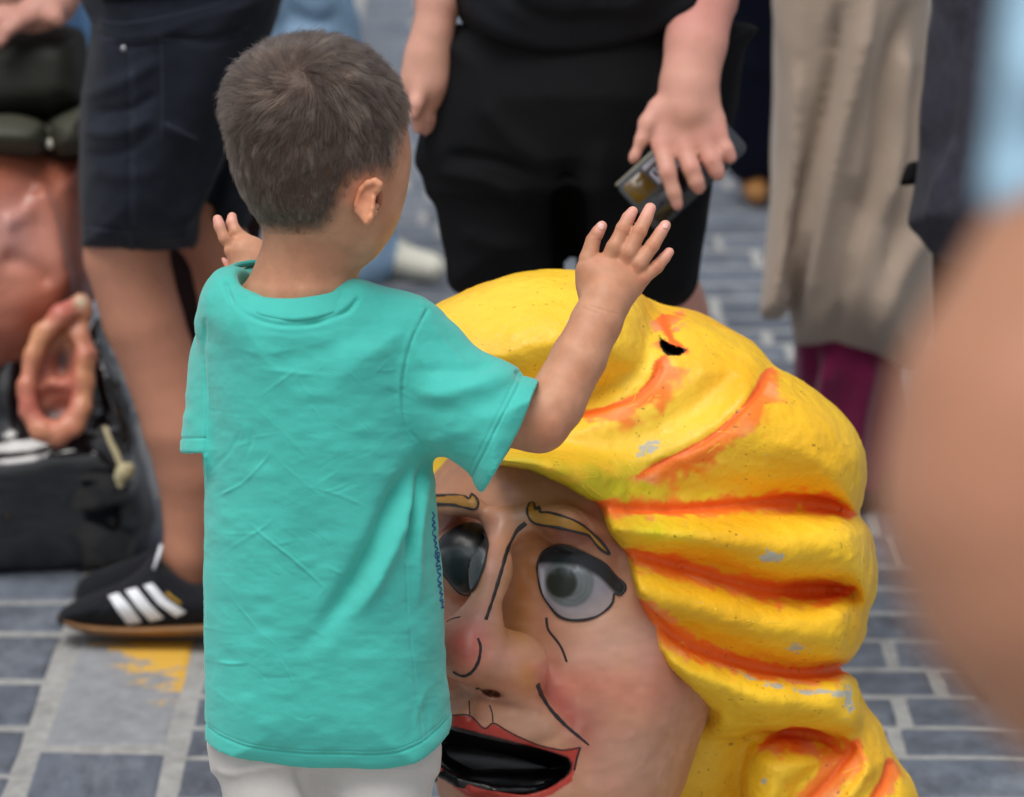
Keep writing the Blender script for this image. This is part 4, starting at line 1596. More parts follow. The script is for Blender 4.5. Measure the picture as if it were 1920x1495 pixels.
# inside of the mouth is black, its rim red
sdm = poly_sd(U, Y, smooth_poly(MOUTH_IN, 2))
sdl = poly_sd(U, Y, smooth_poly(LIP_OUT, 1))
fr = (V[:, 2] < 3.86)
C = mix(C, srgb(186, 56, 44) , np.where(fr, sstep(1.5, -1.5, sdl), 0) * 0.97)
C = mix(C, srgb(150, 40, 34), np.where(fr, sstep(1.5, -1.5, sdl) * np.clip(vnoise(V, 60, 8), 0, 1), 0) * 0.5)
C = mix(C, srgb(15, 16, 19), np.where(Y < 1520, sstep(1.0, -2.0, sdm), 0))
face = part('face', V, Q, M_FACE, puppet, C)
fb = bvh_of(faceV, faceQ)

# back wall and lower rim of the mouth: glossy black
f = Field(770, 1120, 1330, 1540, 3.74, 3.92, 0.004)
f.pillow([(790, 1380), (1000, 1400), (1068, 1440), (1020, 1478), (940, 1492), (850, 1480), (780, 1440)], 3.885, 0.02, 0.02, R=0.02)
f.chain([(800, 1432, 3.80, 14), (860, 1466, 3.785, 12), (930, 1482, 3.782, 11), (1000, 1482, 3.790, 9), (1050, 1462, 3.805, 8)], k=0.004)
V, Q = f.mesh(2)
part('mouth_interior', V, Q, M_CAVE, puppet)


# eyes: painted on glossy bulges
def eye_paint(cx, cy, ri, rp, lid, dim=0.0):
    def fn(U, Y):
        n = len(U)
        z3 = np.stack([U * 0.013, Y * 0.013, np.zeros(n)], 1)
        c = np.tile(srgb(160, 154, 164), (n, 1))
        c = mix(c, srgb(204, 178, 160), 0.6 * sstep(20, 70, (U - cx) * 0.3 + (Y - cy) * 0.9) * (0.6 + 0.4 * vnoise(z3, 6, 2)))
        c = mix(c, srgb(206, 206, 220), 0.8 * np.exp(-(((U - cx + ri * 1.12) / 5) ** 2)) * (Y > cy - 25))
        d = np.hypot((U - cx) * 1.0, (Y - cy) * 0.92)
        c = mix(c, srgb(104, 112, 112), sstep(ri + 4, ri - 4, d) * 0.9)
        sw = 0.5 + 0.5 * np.sin(d * 0.75 + 1.5 * vnoise(z3, 5, 3))
        c = mix(c, srgb(142, 150, 152), sstep(ri + 2, ri - 6, d) * (0.3 + 0.7 * np.clip(vnoise(z3, 4, 8) + 0.3, 0, 1)) * sw * 0.35 * (U > cx - 10))
        dp = np.hypot(U - cx + ri * 0.30, (Y - cy - ri * 0.06))
        c = mix(c, srgb(40, 44, 38), sstep(rp + 4, rp - 4, dp) * 0.96)
        up = lid(U) - Y
        c = mix(c, srgb(112, 122, 130), sstep(-26, -6, up) * 0.5 * (0.5 + 0.5 * vnoise(z3, 9, 4)))
        c = mix(c, srgb(206, 212, 222), 0.45 * np.exp(-((U - cx - ri * 0.35) / 16) ** 2 - ((Y - cy + ri * 0.55) / 9) ** 2) * (0.6 + 0.6 * vnoise(z3, 14, 6)))  # reflected clouds on the glossy eye, put into its colour
        c = mix(c, srgb(40, 46, 55), dim * sstep(ri + 8, ri - 10, d))
        c = mix(c, srgb(24, 26, 28), sstep(-6, 8, up) * 0.97)
        return c
    return fn


M_EYEP = mat('glossy_painted_eye', attr=True, rough=0.32, spec=0.35, bumps=((90, 0.1, 0.001),))
lid_r = lambda x: np.interp(x, [1000, 1020, 1060, 1090, 1120, 1150, 1175], [1060, 1060, 1061, 1066, 1084, 1112, 1130])
EYE_R = [(1009, 1068), (1015, 1042), (1034, 1027), (1058, 1021), (1093, 1035), (1128, 1054), (1154, 1082), (1171, 1100), (1163, 1115), (1151, 1112), (1148, 1128), (1137, 1143), (1116, 1157), (1081, 1163), (1053, 1157),
         (1034, 1138), (1018, 1112)]
V, Q, C = patch(fb, EYE_R, 2.0, 0.0014, eye_paint(1068, 1090, 43, 27, lid_r), bulge=0.003, bulge_r=30, smooth=3)
eye1 = part('eye', V, Q, M_EYEP, puppet, C)
lid_l = lambda x: np.interp(x, [820, 840, 870, 900, 920], [1040, 1032, 1028, 1032, 1042])
EYE_L = [(822, 1040), (828, 1014), (848, 996), (875, 984), (900, 988), (914, 1010), (912, 1045), (903, 1078), (890, 1104), (874, 1114), (858, 1106), (842, 1088), (828, 1066)]
V, Q, C = patch(fb, EYE_L, 2.0, 0.0014, eye_paint(868, 1062, 44, 32, lid_l, 0.6), bulge=0.003, bulge_r=26, smooth=3)
eye2 = part('eye', V, Q, M_EYEP, puppet, C, label='eye half hidden beside the turquoise shirt')


def line(name, pts, w0, w1=None, parent=puppet, m=M_LINE, **kw):
    r = stroke(fb, pts, w0, w1, **kw)
    if r:
        return part(name, np.array(r[0]), r[1], m, parent)


for e_, pl in ((eye1, EYE_R), (eye2, EYE_L)):
    line('eye_outline', [(a, b) for a, b in pl], 0.0016, 0.0016, e_, closed=True, lift=0.0018, wob=0.35)
BROW_R = [(989, 965), (991, 947), (1000, 943), (1004, 957), (1010, 951), (1014, 961), (1030, 962), (1060, 970), (1085, 981), (1110, 1000), (1130, 1020), (1143, 1039), (1124, 1028), (1105, 1006), (1090, 1000), (1050, 990), (1003, 981)]
BROW_L = [(795, 932), (818, 930), (840, 929), (868, 930), (880, 936), (884, 926), (892, 934), (896, 944), (892, 954), (878, 953), (850, 947), (818, 946), (795, 948)]
for pl in (BROW_R, BROW_L):
    r_ = patch(fb, pl, 2.0, 0.0006, smooth=2, thick=0.001)
    b_ = part('eyebrow', r_[0], r_[1], M_BROW, puppet)
    line('eyebrow_outline', pl, 0.0012, 0.0012, b_, closed=True, lift=0.001, step=2.5, wob=0.3)
line('painted_line', [(986, 981), (968, 997), (951, 1032), (940, 1070), (925, 1120), (911, 1162)], 0.0022, 0.0014, wob=0.2)
line('painted_line', [(1025, 1158), (1028, 1180), (1044, 1201), (1054, 1217), (1063, 1241)], 0.0013, 0.0011)
line('painted_line', [(896, 1197), (901, 1214), (897, 1240), (885, 1260), (868, 1268), (850, 1260)], 0.0011, 0.0020, wob=0.2)
line('painted_line', [(1008, 1283), (1014, 1300), (1030, 1328), (1058, 1358), (1085, 1381), (1104, 1397)], 0.0026, 0.0010, wob=0.2)
line('painted_line', [(848, 1342), (881, 1342), (908, 1366), (925, 1356), (950, 1370), (976, 1383), (1013, 1398), (1051, 1406), (1070, 1405), (1088, 1401)], 0.0006, 0.0006)
line('painted_line', [(1088, 1401), (1082, 1420), (1077, 1444)], 0.0009, 0.0009)
line('painted_line', [(880, 1314), (881, 1340)], 0.0006, 0.0006)
line('painted_line', [(918, 1322), (923, 1337), (924, 1354)], 0.0006, 0.0006)
line('painted_line', [(838, 1166), (850, 1160), (864, 1157)], 0.0006, 0.0005)
line('painted_line', [(893, 1292), (899, 1290), (906, 1298), (920, 1308)], 0.0010, 0.0004)

# --- the hair: overlapping rolls
ROLL_A = [(765, 640), (790, 592), (830, 565), (900, 536), (960, 515), (1020, 505), (1085, 507), (1150, 524), (1200, 548), (1228, 590), (1243, 640), (1240, 690), (1222, 724), (1180, 748), (1130, 758), (1080, 772),
          (1000, 800), (900, 800), (800, 740)]
ROLL_B = [(1190, 565), (1240, 574), (1290, 582), (1340, 602), (1390, 628), (1428, 655), (1441, 680), (1436, 715), (1408, 752), (1360, 795), (1310, 832), (1250, 866), (1190, 890), (1120, 900), (1050, 880), (990, 858),
          (930, 845), (880, 800), (960, 770), (1080, 720)]
ROLL_C = [(1380, 668), (1440, 682), (1490, 706), (1545, 742), (1590, 788), (1618, 835), (1626, 880), (1620, 925), (1604, 962), (1560, 952), (1490, 946), (1400, 950), (1300, 956), (1200, 956), (1128, 950), (1075, 922),
          (1020, 890), (950, 872), (880, 850), (900, 800), (1100, 800), (1280, 740)]
ROLL_D = [(1060, 940), (1200, 958), (1400, 955), (1550, 955), (1602, 968), (1628, 992), (1642, 1035), (1644, 1085), (1634, 1135), (1618, 1150), (1596, 1112), (1540, 1098), (1470, 1098), (1400, 1084), (1320, 1062), (1240, 1044), (1160, 1032),
          (1060, 1020), (1040, 960)]
ROLL_E = [(1166, 1044), (1240, 1060), (1330, 1084), (1420, 1108), (1500, 1117), (1570, 1108), (1612, 1120), (1626, 1155), (1622, 1195), (1600, 1232), (1572, 1244), (1500, 1245), (1420, 1232), (1340, 1212), (1285, 1190), (1225, 1178), (1120, 1140), (1080, 1060)]
ROLL_F = [(1195, 1136), (1250, 1182), (1330, 1228), (1420, 1252), (1500, 1262), (1570, 1256), (1602, 1272), (1620, 1320), (1622, 1365), (1590, 1385), (1500, 1372), (1430, 1366), (1388, 1352), (1345, 1325), (1270, 1300), (1160, 1260), (1130, 1150)]
f = Field(740, 1730, 490, 1900, 3.66, 4.30, 0.0032)
# skull under the hair
f.ell(P(1160, 990, 4.00), (0.215, 0.235, 0.20), None)
f.ell(P(1280, 1250, 4.05), (0.150, 0.17, 0.14), None, k=0.03)
f.pillow([(930, 845), (1250, 850), (1560, 940), (1590, 1100), (1560, 1300), (1440, 1372), (1330, 1385), (1160, 1330), (1030, 1180), (950, 1000)], 3.930, 0.138, 0.16, R=0.03, k=0.008, lean=0.00042)
f.pillow(ROLL_F, 3.900, 0.100, 0.16, R=0.032, k=0.008, lean=0.00030)
f.pillow(ROLL_E, 3.885, 0.112, 0.18, R=0.034, k=0.008, lean=0.00030)
f.pillow(ROLL_D, 3.880, 0.124, 0.20, R=0.038, k=0.008, lean=0.00028)
f.pillow(ROLL_C, 3.905, 0.130, 0.22, R=0.070, k=0.012, lean=0.00010)
f.pillow(ROLL_B, [(560, 3.965), (900, 3.905)], 0.135, 0.18, R=0.060, k=0.012, lean=0.00008)
f.pillow(ROLL_A, 3.915, 0.160, 0.20, R=0.100, k=0.006)
# lower curls
f.pillow([(1380, 1340), (1470, 1360), (1560, 1362), (1620, 1330), (1655, 1375), (1692, 1440), (1720, 1500), (1720, 1620), (1620, 1720), (1480, 1720), (1400, 1640), (1392, 1480)], 4.00, 0.095, 0.14, R=0.06, k=0.006)
f.pillow([(1396, 1412), (1425, 1388), (1480, 1384), (1530, 1402), (1560, 1424), (1545, 1450), (1515, 1480), (1490, 1530), (1440, 1560), (1396, 1530)], 3.965, 0.085, 0.08, R=0.040, k=0.004)
f.pillow([(1560, 1375), (1606, 1360), (1640, 1400), (1662, 1440), (1650, 1480), (1625, 1520), (1580, 1580), (1530, 1590), (1520, 1530), (1560, 1470), (1592, 1425)], 3.985, 0.100, 0.08, R=0.036, k=0.004)
f.pillow([(1650, 1400), (1690, 1440), (1722, 1500), (1740, 1600), (1690, 1660), (1620, 1640), (1640, 1540), (1668, 1470)], 4.00, 0.085, 0.08, R=0.036, k=0.004)
# hair behind the jaw, down to the ground
f.pillow([(1300, 1300), (1400, 1330), (1430, 1450), (1440, 1640), (1400, 1800), (1200, 1800), (1180, 1600), (1240, 1450)], 4.08, 0.09, 0.12, R=0.06, k=0.012)
yb_ = row_of(4.12, 0.0) - 4
f.pillow([(1180, 1600), (1650, 1600), (1680, 1720), (1640, yb_), (1180, yb_)], 4.12, 0.12, 0.12, R=0.06, k=0.02)
# a slit in the top roll where two paper layers part
f.pillow([(1238, 634), (1256, 650), (1285, 656), (1274, 664), (1252, 663), (1241, 650)], 3.83, 0.06, 0.06, R=0.01, op='cut', smooth=2)
# free the face: nothing of the hair in front of it
FACE_WIN = [(700, 905), (790, 868), (860, 866), (930, 872), (990, 878), (1040, 900), (1085, 928), (1125, 955), (1148, 1000), (1166, 1038), (1180, 1070), (1196, 1125), (1222, 1195), (1254, 1250), (1292, 1290), (1340, 1324),
            (1352, 1345), (1332, 1410), (1296, 1490), (1250, 1600), (700, 1600)]
f.pillow(FACE_WIN, 3.75, 0.2, 0.16, R=0.02, k=0.012, op='cut', smooth=2)
V, Q = subdivide(*f.mesh(9))
N = vnormals(V, Q)
uv = px_of(V)
U, Y = uv[:, 0], uv[:, 1]
front = sstep(0.35, -0.05, N[:, 2])
GROOVES = [  # a crease, the width of its orange band above and below it in px, its depth
    ([(1243, 590), (1252, 615), (1262, 640), (1285, 652)], 6, 22, 0.002),
    ([(1240, 668), (1230, 705), (1195, 738), (1140, 757), (1085, 772)], 3, 30, 0.006),
    ([(1440, 690), (1425, 728), (1385, 772), (1340, 812), (1290, 842), (1240, 868), (1200, 888)], 3, 30, 0.008),
    ([(1112, 948), (1180, 953), (1280, 955), (1380, 946), (1470, 940), (1540, 944), (1602, 966)], 14, 14, 0.008),
    ([(1166, 1034), (1230, 1050), (1300, 1068), (1380, 1092), (1450, 1106), (1530, 1108), (1598, 1106)], 12, 17, 0.007),
    ([(1196, 1128), (1230, 1165), (1290, 1208), (1370, 1236), (1450, 1256), (1520, 1262), (1600, 1250)], 9, 18, 0.008),
    ([(1432, 1394), (1480, 1372), (1530, 1378), (1575, 1404), (1592, 1418)], 5, 30, 0.007),
    ([(1606, 1392), (1580, 1430), (1552, 1464), (1520, 1500), (1500, 1530)], 24, 22, 0.007),
    ([(1668, 1424), (1658, 1468), (1630, 1512)], 8, 18, 0.006),
]
D = 0.0020 * vnoise(V * np.array([1, 1.6, 1]), 18, 1) + 0.0012 * vnoise(V, 42, 2) + 0.0006 * vnoise(V, 110, 3)
lump = np.clip(vnoise(V * np.array([1, 1.4, 1]), 70, 11), 0.25, 1) - 0.25
D += 0.0016 * lump * sstep(700, 900, Y)
C = np.tile(srgb(252, 205, 46), (len(V), 1))
C = mix(C, srgb(238, 176, 22), 0.45 + 0.6 * vnoise(V, 13, 4))
C = mix(C, srgb(254, 218, 84), 0.6 * np.clip(vnoise(V, 9, 5), 0, 1))
# greenish scraped paint over the forehead, bright lemon patches
gz = np.exp(-((U - 1110) / 170) ** 2 - ((Y - 905 - (U - 1110) * 0.12) / 48) ** 2) * front
C = mix(C, srgb(196, 186, 26), np.clip(gz * (0.75 + 0.8 * vnoise(V, 60, 6)), 0, 0.9))
for (a, b, rx, ry) in ((1330, 930, 40, 12), (1250, 1000, 40, 14), (1215, 985, 30, 14), (1190, 920, 40, 10)):
    C = mix(C, srgb(238, 232, 30), 0.7 * np.exp(-((U - a) / rx) ** 2 - ((Y - b) / ry) ** 2) * (0.6 + 0.6 * vnoise(V, 90, 7)))
# orange in the creases: ragged brush marks
rag = vnoise(V * np.array([1.4, 1.0, 1.0]), 60, 8) * 0.55 + vnoise(V, 170, 9) * 0.35
for pts_, wu, wd, dep in GROOVES:
    c = smooth_poly(pts_, 5, False)
    sel = (U > c[:, 0].min() - 60) & (U < c[:, 0].max() + 60) & (Y > c[:, 1].min() - 60) & (Y < c[:, 1].max() + 60) & (front > 0.02)
    d, t, s = seg_dist(U[sel], Y[sel], c)
    # 'down' side of the crease: towards larger y
    yy = np.interp(t, np.linspace(0, 1, len(c)), c[:, 1])
    xx = np.interp(t, np.linspace(0, 1, len(c)), c[:, 0])
    below = (Y[sel] - yy) + 0.35 * (U[sel] - xx) > 0
    wd_ = np.where(below, wd, wu)
    endf = np.clip(np.minimum(t * 8 + 0.35, (1 - t) * 8 + 0.35), 0, 1)
    wgt = sstep(1.15, 0.55, d / (1.55 * wd_ * endf * (1 + rag[sel])) ) * front[sel]
    cc = mix(np.tile(srgb(250, 128, 42), (sel.sum(), 1)), srgb(244, 100, 30), np.exp(-(d / 10) ** 2))
    cc = mix(cc, srgb(252, 160, 104), np.clip(vnoise(V[sel], 40, 12) + 0.15, 0, 0.85) * below * sstep(5, 16, d))
    C[sel] = C[sel] * (1 - wgt[:, None] * 0.95) + cc * wgt[:, None] * 0.95
    D[sel] -= dep * 0.55 * np.exp(-(d / 8.5) ** 2) * front[sel] * np.clip(np.minimum(t, 1 - t) * 10, 0.2, 1)
# chipped paint showing pale paper, dark specks
chipn = vnoise(V, 210, 13) + 0.6 * vnoise(V, 420, 14)
for (a, b, rx, ry, an) in ((1447, 1043, 26, 11, 0), (1215, 842, 26, 12, -30), (1400, 1268, 22, 6, 20), (1450, 1288, 26, 6, 14), (1520, 1296, 40, 6, 0), (1580, 1300, 20, 8, -10), (1495, 1215, 22, 10, 0),
                           (1430, 1465, 8, 6, 0), (1592, 1310, 10, 30, 0)):
    a_ = R_(an)
    x, y_ = (U - a) * math.cos(a_) + (Y - b) * math.sin(a_), -(U - a) * math.sin(a_) + (Y - b) * math.cos(a_)
    q = np.exp(-(x / rx) ** 2 - (y_ / ry) ** 2)
    C = mix(C, srgb(176, 182, 176), np.clip((q * 1.5 + chipn * 0.6 - 0.75) * 4, 0, 1) * front * 0.9)
spk = vnoise(V, 330, 15)
C = mix(C, srgb(96, 74, 30), np.where((spk > 0.80) & (vnoise(V, 30, 16) > 0.1), 0.75, 0) * front)
V = V + N * D[:, None]
W = to_world(V)
W[:, 2] = np.maximum(W[:, 2], 0.001)
V = from_world(W)
# dark inside of the slit
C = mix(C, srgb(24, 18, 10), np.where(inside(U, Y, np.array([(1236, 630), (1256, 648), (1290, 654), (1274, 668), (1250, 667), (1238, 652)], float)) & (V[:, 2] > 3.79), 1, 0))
phair = part('hair', V, Q, M_YEL, puppet, C)
yb2 = bvh_of(V, Q)
# raised brush ridges and paper edges on the rolls
M_YRIDGE = mat('thick_yellow_paint', srgb(240, 196, 44), rough=0.38, spec=0.5, bumps=((300, 0.2, 0.0008),))
rg_ = []
rr2 = random.Random(9)
zones = [(1000, 1240, 850, 930, 0.5, 40), (1330, 1600, 800, 930, -0.35, 26), (1220, 1620, 975, 1090, 0.25, 18), (1260, 1600, 1120, 1240, 0.3, 22), (1420, 1640, 1280, 1490, -0.6, 14), (1150, 1400, 740, 860, -0.6, 10), (1090, 1240, 690, 750, -0.6, 12)]
for (x0, x1, y0, y1, an, cnt) in zones:
    for i in range(cnt):
        x, y_ = rr2.uniform(x0, x1), rr2.uniform(y0, y1)
        a = an + rr2.uniform(-0.7, 0.7)
        l = rr2.uniform(8, 30)
        b_ = rr2.uniform(-5, 5)
        r_ = stroke(yb2, [(x - l * math.cos(a), y_ - l * math.sin(a)), (x + b_, y_ - b_), (x + l * math.cos(a), y_ + l * math.sin(a))], rr2.uniform(0.0004, 0.0010), 0.0003, -0.0002, 4.0, thick=0.5)
        if r_:
            rg_.append(r_)
V_, F_ = join_geo(rg_)
o = part('paint_ridges', V_, F_, M_YRIDGE, phair)
o['kind'] = 'stuff'
# ------------------------------------------------------------------ the grown-ups around them
M_SKIN2 = mat('adult_skin', attr=True, rough=0.5, spec=0.35, var=0.06, var_scale=40, sss=0.10, sss_r=(0.012, 0.005, 0.003), bumps=((300, 0.12, 0.0008),))
M_BLACK = mat('black_jersey', srgb(19, 20, 23), rough=0.85, spec=0.15, var=0.1, var_scale=20, bumps=((500, 0.3, 0.0008), (30, 0.3, 0.004)))
M_BLACKT = mat('black_shirt_jersey', srgb(18, 20, 26), rough=0.8, spec=0.2, var=0.1, var_scale=20, bumps=((600, 0.3, 0.0008), (25, 0.3, 0.004)))
M_NAVY = mat('dark_navy_denim', srgb(31, 36, 46), rough=0.88, spec=0.15, var=0.25, var_scale=18, sheen=0.06, bumps=((700, 0.4, 0.0008), (40, 0.35, 0.004)))
M_NAVYCL = mat('navy_cloth', srgb(19, 22, 38), rough=0.88, spec=0.15, var=0.1, bumps=((400, 0.3, 0.001),))
M_LIGHTDENIM = mat('light_blue_denim', srgb(142, 172, 200), rough=0.85, spec=0.2, var=0.25, var_scale=25, bumps=((500, 0.3, 0.001),))
M_BEIGE = mat('beige_linen', srgb(176, 158, 142), rough=0.85, spec=0.2, var=0.06, var_scale=14, sheen=0.2, bumps=((700, 0.35, 0.0008), (60, 0.25, 0.002)))
M_MAROON = mat('maroon_cloth', srgb(112, 24, 66), rough=0.85, spec=0.15, var=0.12, sheen=0.2, bumps=((300, 0.3, 0.001),))
M_GREYDENIM = mat('dark_grey_denim', srgb(62, 62, 74), rough=0.9, spec=0.15, var=0.18, var_scale=60, sheen=0.05, bumps=((600, 0.4, 0.0008),))
M_PALEBLUE = mat('pale_blue_cotton', srgb(170, 208, 232), rough=0.85, spec=0.2, var=0.06, var_scale=14, bumps=((300, 0.25, 0.001),))
M_SUEDE = mat('black_suede', srgb(24, 26, 31), rough=0.85, spec=0.15, var=0.2, var_scale=60, sheen=0.08, bumps=((400, 0.3, 0.0008),))
M_GUM = mat('gum_rubber', srgb(140, 102, 66), rough=0.6, spec=0.4, var=0.12, var_scale=40)
M_WHITE = mat('white_leather', srgb(225, 228, 234), rough=0.5, spec=0.4, var=0.04)
M_TAN = mat('tan_leather', srgb(168, 116, 62), rough=0.6, var=0.15)
M_CREAM = mat('cream_leather', srgb(206, 204, 190), rough=0.55, var=0.08)
M_GOLD = mat('gold_print', srgb(196, 152, 40), rough=0.5)


def ground_clip(V):
    W = to_world(V)
    W[:, 2] = np.maximum(W[:, 2], 0.0015)
    return from_world(W)


def skin(V, base=(186, 136, 116), pink=(206, 146, 132), sc=12):
    C = np.tile(srgb(*base), (len(V), 1))
    return mix(C, srgb(*pink), 0.5 + 0.6 * vnoise(V, sc, 2))


def folds(V, Q, lines, amp_noise=0.004, sc=14, st=(1, 1, 1)):
    """Cloth folds: (points in px, depth in m, width in px)."""
    N = vnormals(V, Q)
    uv = px_of(V)
    fac = sstep(0.25, -0.25, N[:, 2])
    D = amp_noise * vnoise(V * np.array(st), sc, 4) + amp_noise * 0.4 * vnoise(V * np.array(st), sc * 3, 5)
    for pts_, a, wd in lines:
        c = smooth_poly(pts_, 5, False)
        d, t, s = seg_dist(uv[:, 0], uv[:, 1], c)
        D += a * np.exp(-(d / wd) ** 2) * np.clip(np.minimum(t, 1 - t) * 6, 0, 1) * fac
    return V + N * D[:, None]


def legpt(px, z, h, r):
    return (px, row_of(z, h), z, r)


def base_at(px, z):
    return to_world(P(px, row_of(z, 0), z))[0] * np.array([1, 1, 0])


def simple_shoe(name, px, z, dx, dy, m, parent, size=0.27, rad=1.0):
    """A low shoe on the ground: heel at pixel column px, distance z, toe towards (dx, dy) in ground metres."""
    yw = z * CT - (row_of(z, 0) - CY) * z / F * ST
    xw = (px - CX) * z / F
    l = math.hypot(dx, dy)
    dx, dy = dx / l, dy / l
    c = from_world([(xw + dx * s_, yw + dy * s_, h_) for s_, h_ in ((0.0, 0.045), (size * 0.35, 0.040), (size * 0.75, 0.030), (-0.01, 0.075))])
    uvs = px_of(c)
    f = Field(uvs[:, 0].min() - 120, uvs[:, 0].max() + 120, uvs[:, 1].min() - 120, uvs[:, 1].max() + 120, c[:, 2].min() - 0.09, c[:, 2].max() + 0.09, 0.006)
    f.cone(c[0], c[1], 0.040 * rad, 0.043 * rad, 0.02).cone(c[1], c[2], 0.043 * rad, 0.036 * rad, 0.02).cone(c[0], c[3], 0.038 * rad, 0.036 * rad, 0.02)
    V, Q = f.mesh(2)
    return part(name, ground_clip(V), Q, m, parent)


# ---------------- the man in black with a phone
ZM = 4.52
man = thing('person', base_at(1060, 4.9), 'person in black t-shirt and black shorts holding a phone in one hand', 'person')
f = Field(740, 1420, -420, 1420, 4.25, 5.1, 0.0075)
f.stack([(-400, 860, 1300, 4.46, 0.085), (-100, 880, 1280, 4.47, 0.09), (200, 880, 1280, 4.53, 0.085), (330, 890, 1270, 4.57, 0.07)], k=0.02)
f.chain([(945, 380, 4.6, 80), (945, 620, 4.68, 84), (940, 760, 4.70, 74), (935, 900, 4.76, 72), (930, 1080, 4.82, 56), (930, row_of(4.88, 0.09), 4.88, 50)], k=0.03)
f.chain([(1200, 400, 4.6, 80), (1232, 600, 4.68, 88), (1230, 760, 4.70, 74), (1240, 900, 4.76, 72), (1240, 1080, 4.82, 56), (1240, row_of(4.88, 0.09), 4.88, 50)], k=0.03)
f.chain([(1330, -420, 4.42, 90), (1326, -120, 4.40, 72), (1324, 0, 4.39, 62)], k=0.006)
f.chain([(840, -420, 4.46, 80), (830, -120, 4.45, 56), (824, 0, 4.45, 44)], k=0.006)
Va, Qa = f.mesh(2)
f = Field(1140, 1430, -60, 430, 4.22, 4.50, 0.0028)
zh = 4.37
f.chain([(1325, -60, 4.39, 66), (1318, 0, 4.385, 62), (1305, 80, 4.378, 58), (1292, 160, 4.372, 55), (1288, 200, zh, 54)], k=0.006, sq=0.85)
f.pillow([(1232, 190), (1216, 235), (1222, 268), (1240, 288), (1280, 292), (1320, 284), (1352, 268), (1364, 240), (1352, 196), (1335, 170), (1260, 165)], zh, 0.016, 0.016, R=0.022, k=0.010)
f.chain([(1236, 205, zh - 0.002, 24), (1214, 232, zh - 0.008, 17), (1203, 262, zh - 0.010, 12), (1190, 293, zh - 0.008, 9.5), (1186, 300, zh - 0.006, 8.5)], k=0.006)
f.chain([(1238, 240, zh, 24), (1241, 272, zh - 0.006, 20), (1252, 324, zh - 0.020, 16.5), (1263, 360, zh - 0.018, 14), (1270, 384, zh - 0.014, 12)], k=0.004)
f.chain([(1276, 245, zh, 24), (1282, 278, zh - 0.006, 20), (1296, 316, zh - 0.016, 17), (1305, 340, zh - 0.014, 15.5), (1310, 352, zh - 0.010, 14)], k=0.004)
f.chain([(1310, 240, zh, 24), (1319, 268, zh - 0.004, 19.5), (1335, 302, zh - 0.010, 17), (1342, 318, zh - 0.008, 15.5), (1346, 326, zh - 0.006, 14.5)], k=0.004)
f.chain([(1338, 225, zh, 21), (1346, 252, zh - 0.003, 17.5), (1361, 280, zh - 0.006, 15), (1370, 295, zh - 0.004, 13)], k=0.004)
for (u, v, r) in ((1252, 322, 15), (1296, 312, 15.5), (1334, 298, 15), (1241, 268, 18), (1281, 272, 18), (1318, 262, 17.5), (1345, 248, 16)):
    f.ball(u, v, zh - 0.007, r, k=0.004, sq=0.7)
Vb, Qb = f.mesh(3)
f = Field(740, 900, -60, 300, 4.36, 4.56, 0.0035)
f.chain([(826, -60, 4.45, 47), (822, 0, 4.45, 43), (812, 60, 4.45, 38), (802, 100, 4.45, 37)], k=0.006)
f.chain([(802, 105, 4.45, 36), (796, 150, 4.45, 38), (800, 180, 4.46, 32)], k=0.02, sq=0.7)
f.chain([(790, 160, 4.44, 18), (780, 195, 4.435, 14), (776, 215, 4.436, 11)], k=0.006)
f.chain([(786, 170, 4.45, 16), (782, 215, 4.45, 13), (783, 242, 4.455, 11)], k=0.006)
f.chain([(800, 175, 4.46, 16), (796, 222, 4.46, 13), (798, 245, 4.465, 11)], k=0.006)
f.chain([(812, 175, 4.47, 16), (810, 222, 4.47, 12), (812, 240, 4.475, 11)], k=0.006)
f.chain([(822, 165, 4.475, 14), (822, 205, 4.48, 11), (824, 225, 4.485, 10)], k=0.006)
Vc, Qc = f.mesh(2)
V = np.concatenate([Va, Vb, Vc])
Q = np.concatenate([Qa, Qb + len(Va), Qc + len(Va) + len(Vb)])
C = skin(V, (202, 154, 134), (208, 152, 138))
uv = px_of(V)
for (u, v) in ((1241, 268), (1281, 272), (1318, 262), (1345, 248), (1252, 322), (1296, 312), (1334, 298)):
    C = mix(C, srgb(190, 124, 112), 0.5 * np.exp(-((np.hypot(uv[:, 0] - u, uv[:, 1] - v) / 16) ** 2)))
for (u, v) in ((1270, 386), (1310, 352), (1346, 326), (1370, 296)):
    C = mix(C, srgb(212, 150, 146), 0.6 * np.exp(-((np.hypot(uv[:, 0] - u, uv[:, 1] - v) / 14) ** 2)))
C = mix(C, srgb(214, 138, 132), 0.5 * np.exp(-(((uv[:, 1] + 10) / 90) ** 2)) * (uv[:, 0] > 1200))
part('body', V, Q, M_SKIN2, man, C)
# t-shirt: a loose dark hem above the shorts
f = Field(760, 1430, -440, 190, 4.22, 4.72, 0.0055)
f.pillow([(835, -430), (838, -60), (852, 10), (872, 56), (905, 92), (960, 118), (1040, 131), (1120, 124), (1195, 100), (1236, 84), (1300, 96), (1350, 70), (1384, 10), (1392, -60), (1392, -430)], 4.47, 0.135, 0.14, R=0.11, smooth=3)
V, Q = f.mesh(2)
V = folds(V, Q, [([(870, 30), (930, 80), (1020, 112), (1120, 108), (1230, 70)], -0.006, 9), ([(860, -20), (930, 48), (1030, 84), (1130, 78), (1240, 40)], 0.008, 14), ([(900, -60), (1000, 30), (1100, 40), (1200, 0)], -0.006, 16),
                 ([(1250, -60), (1180, 10), (1100, 20)], 0.006, 14), ([(1340, -40), (1260, 30), (1180, 56)], 0.006, 12)], 0.004, 12)
part('t_shirt', V, Q, M_BLACKT, man)
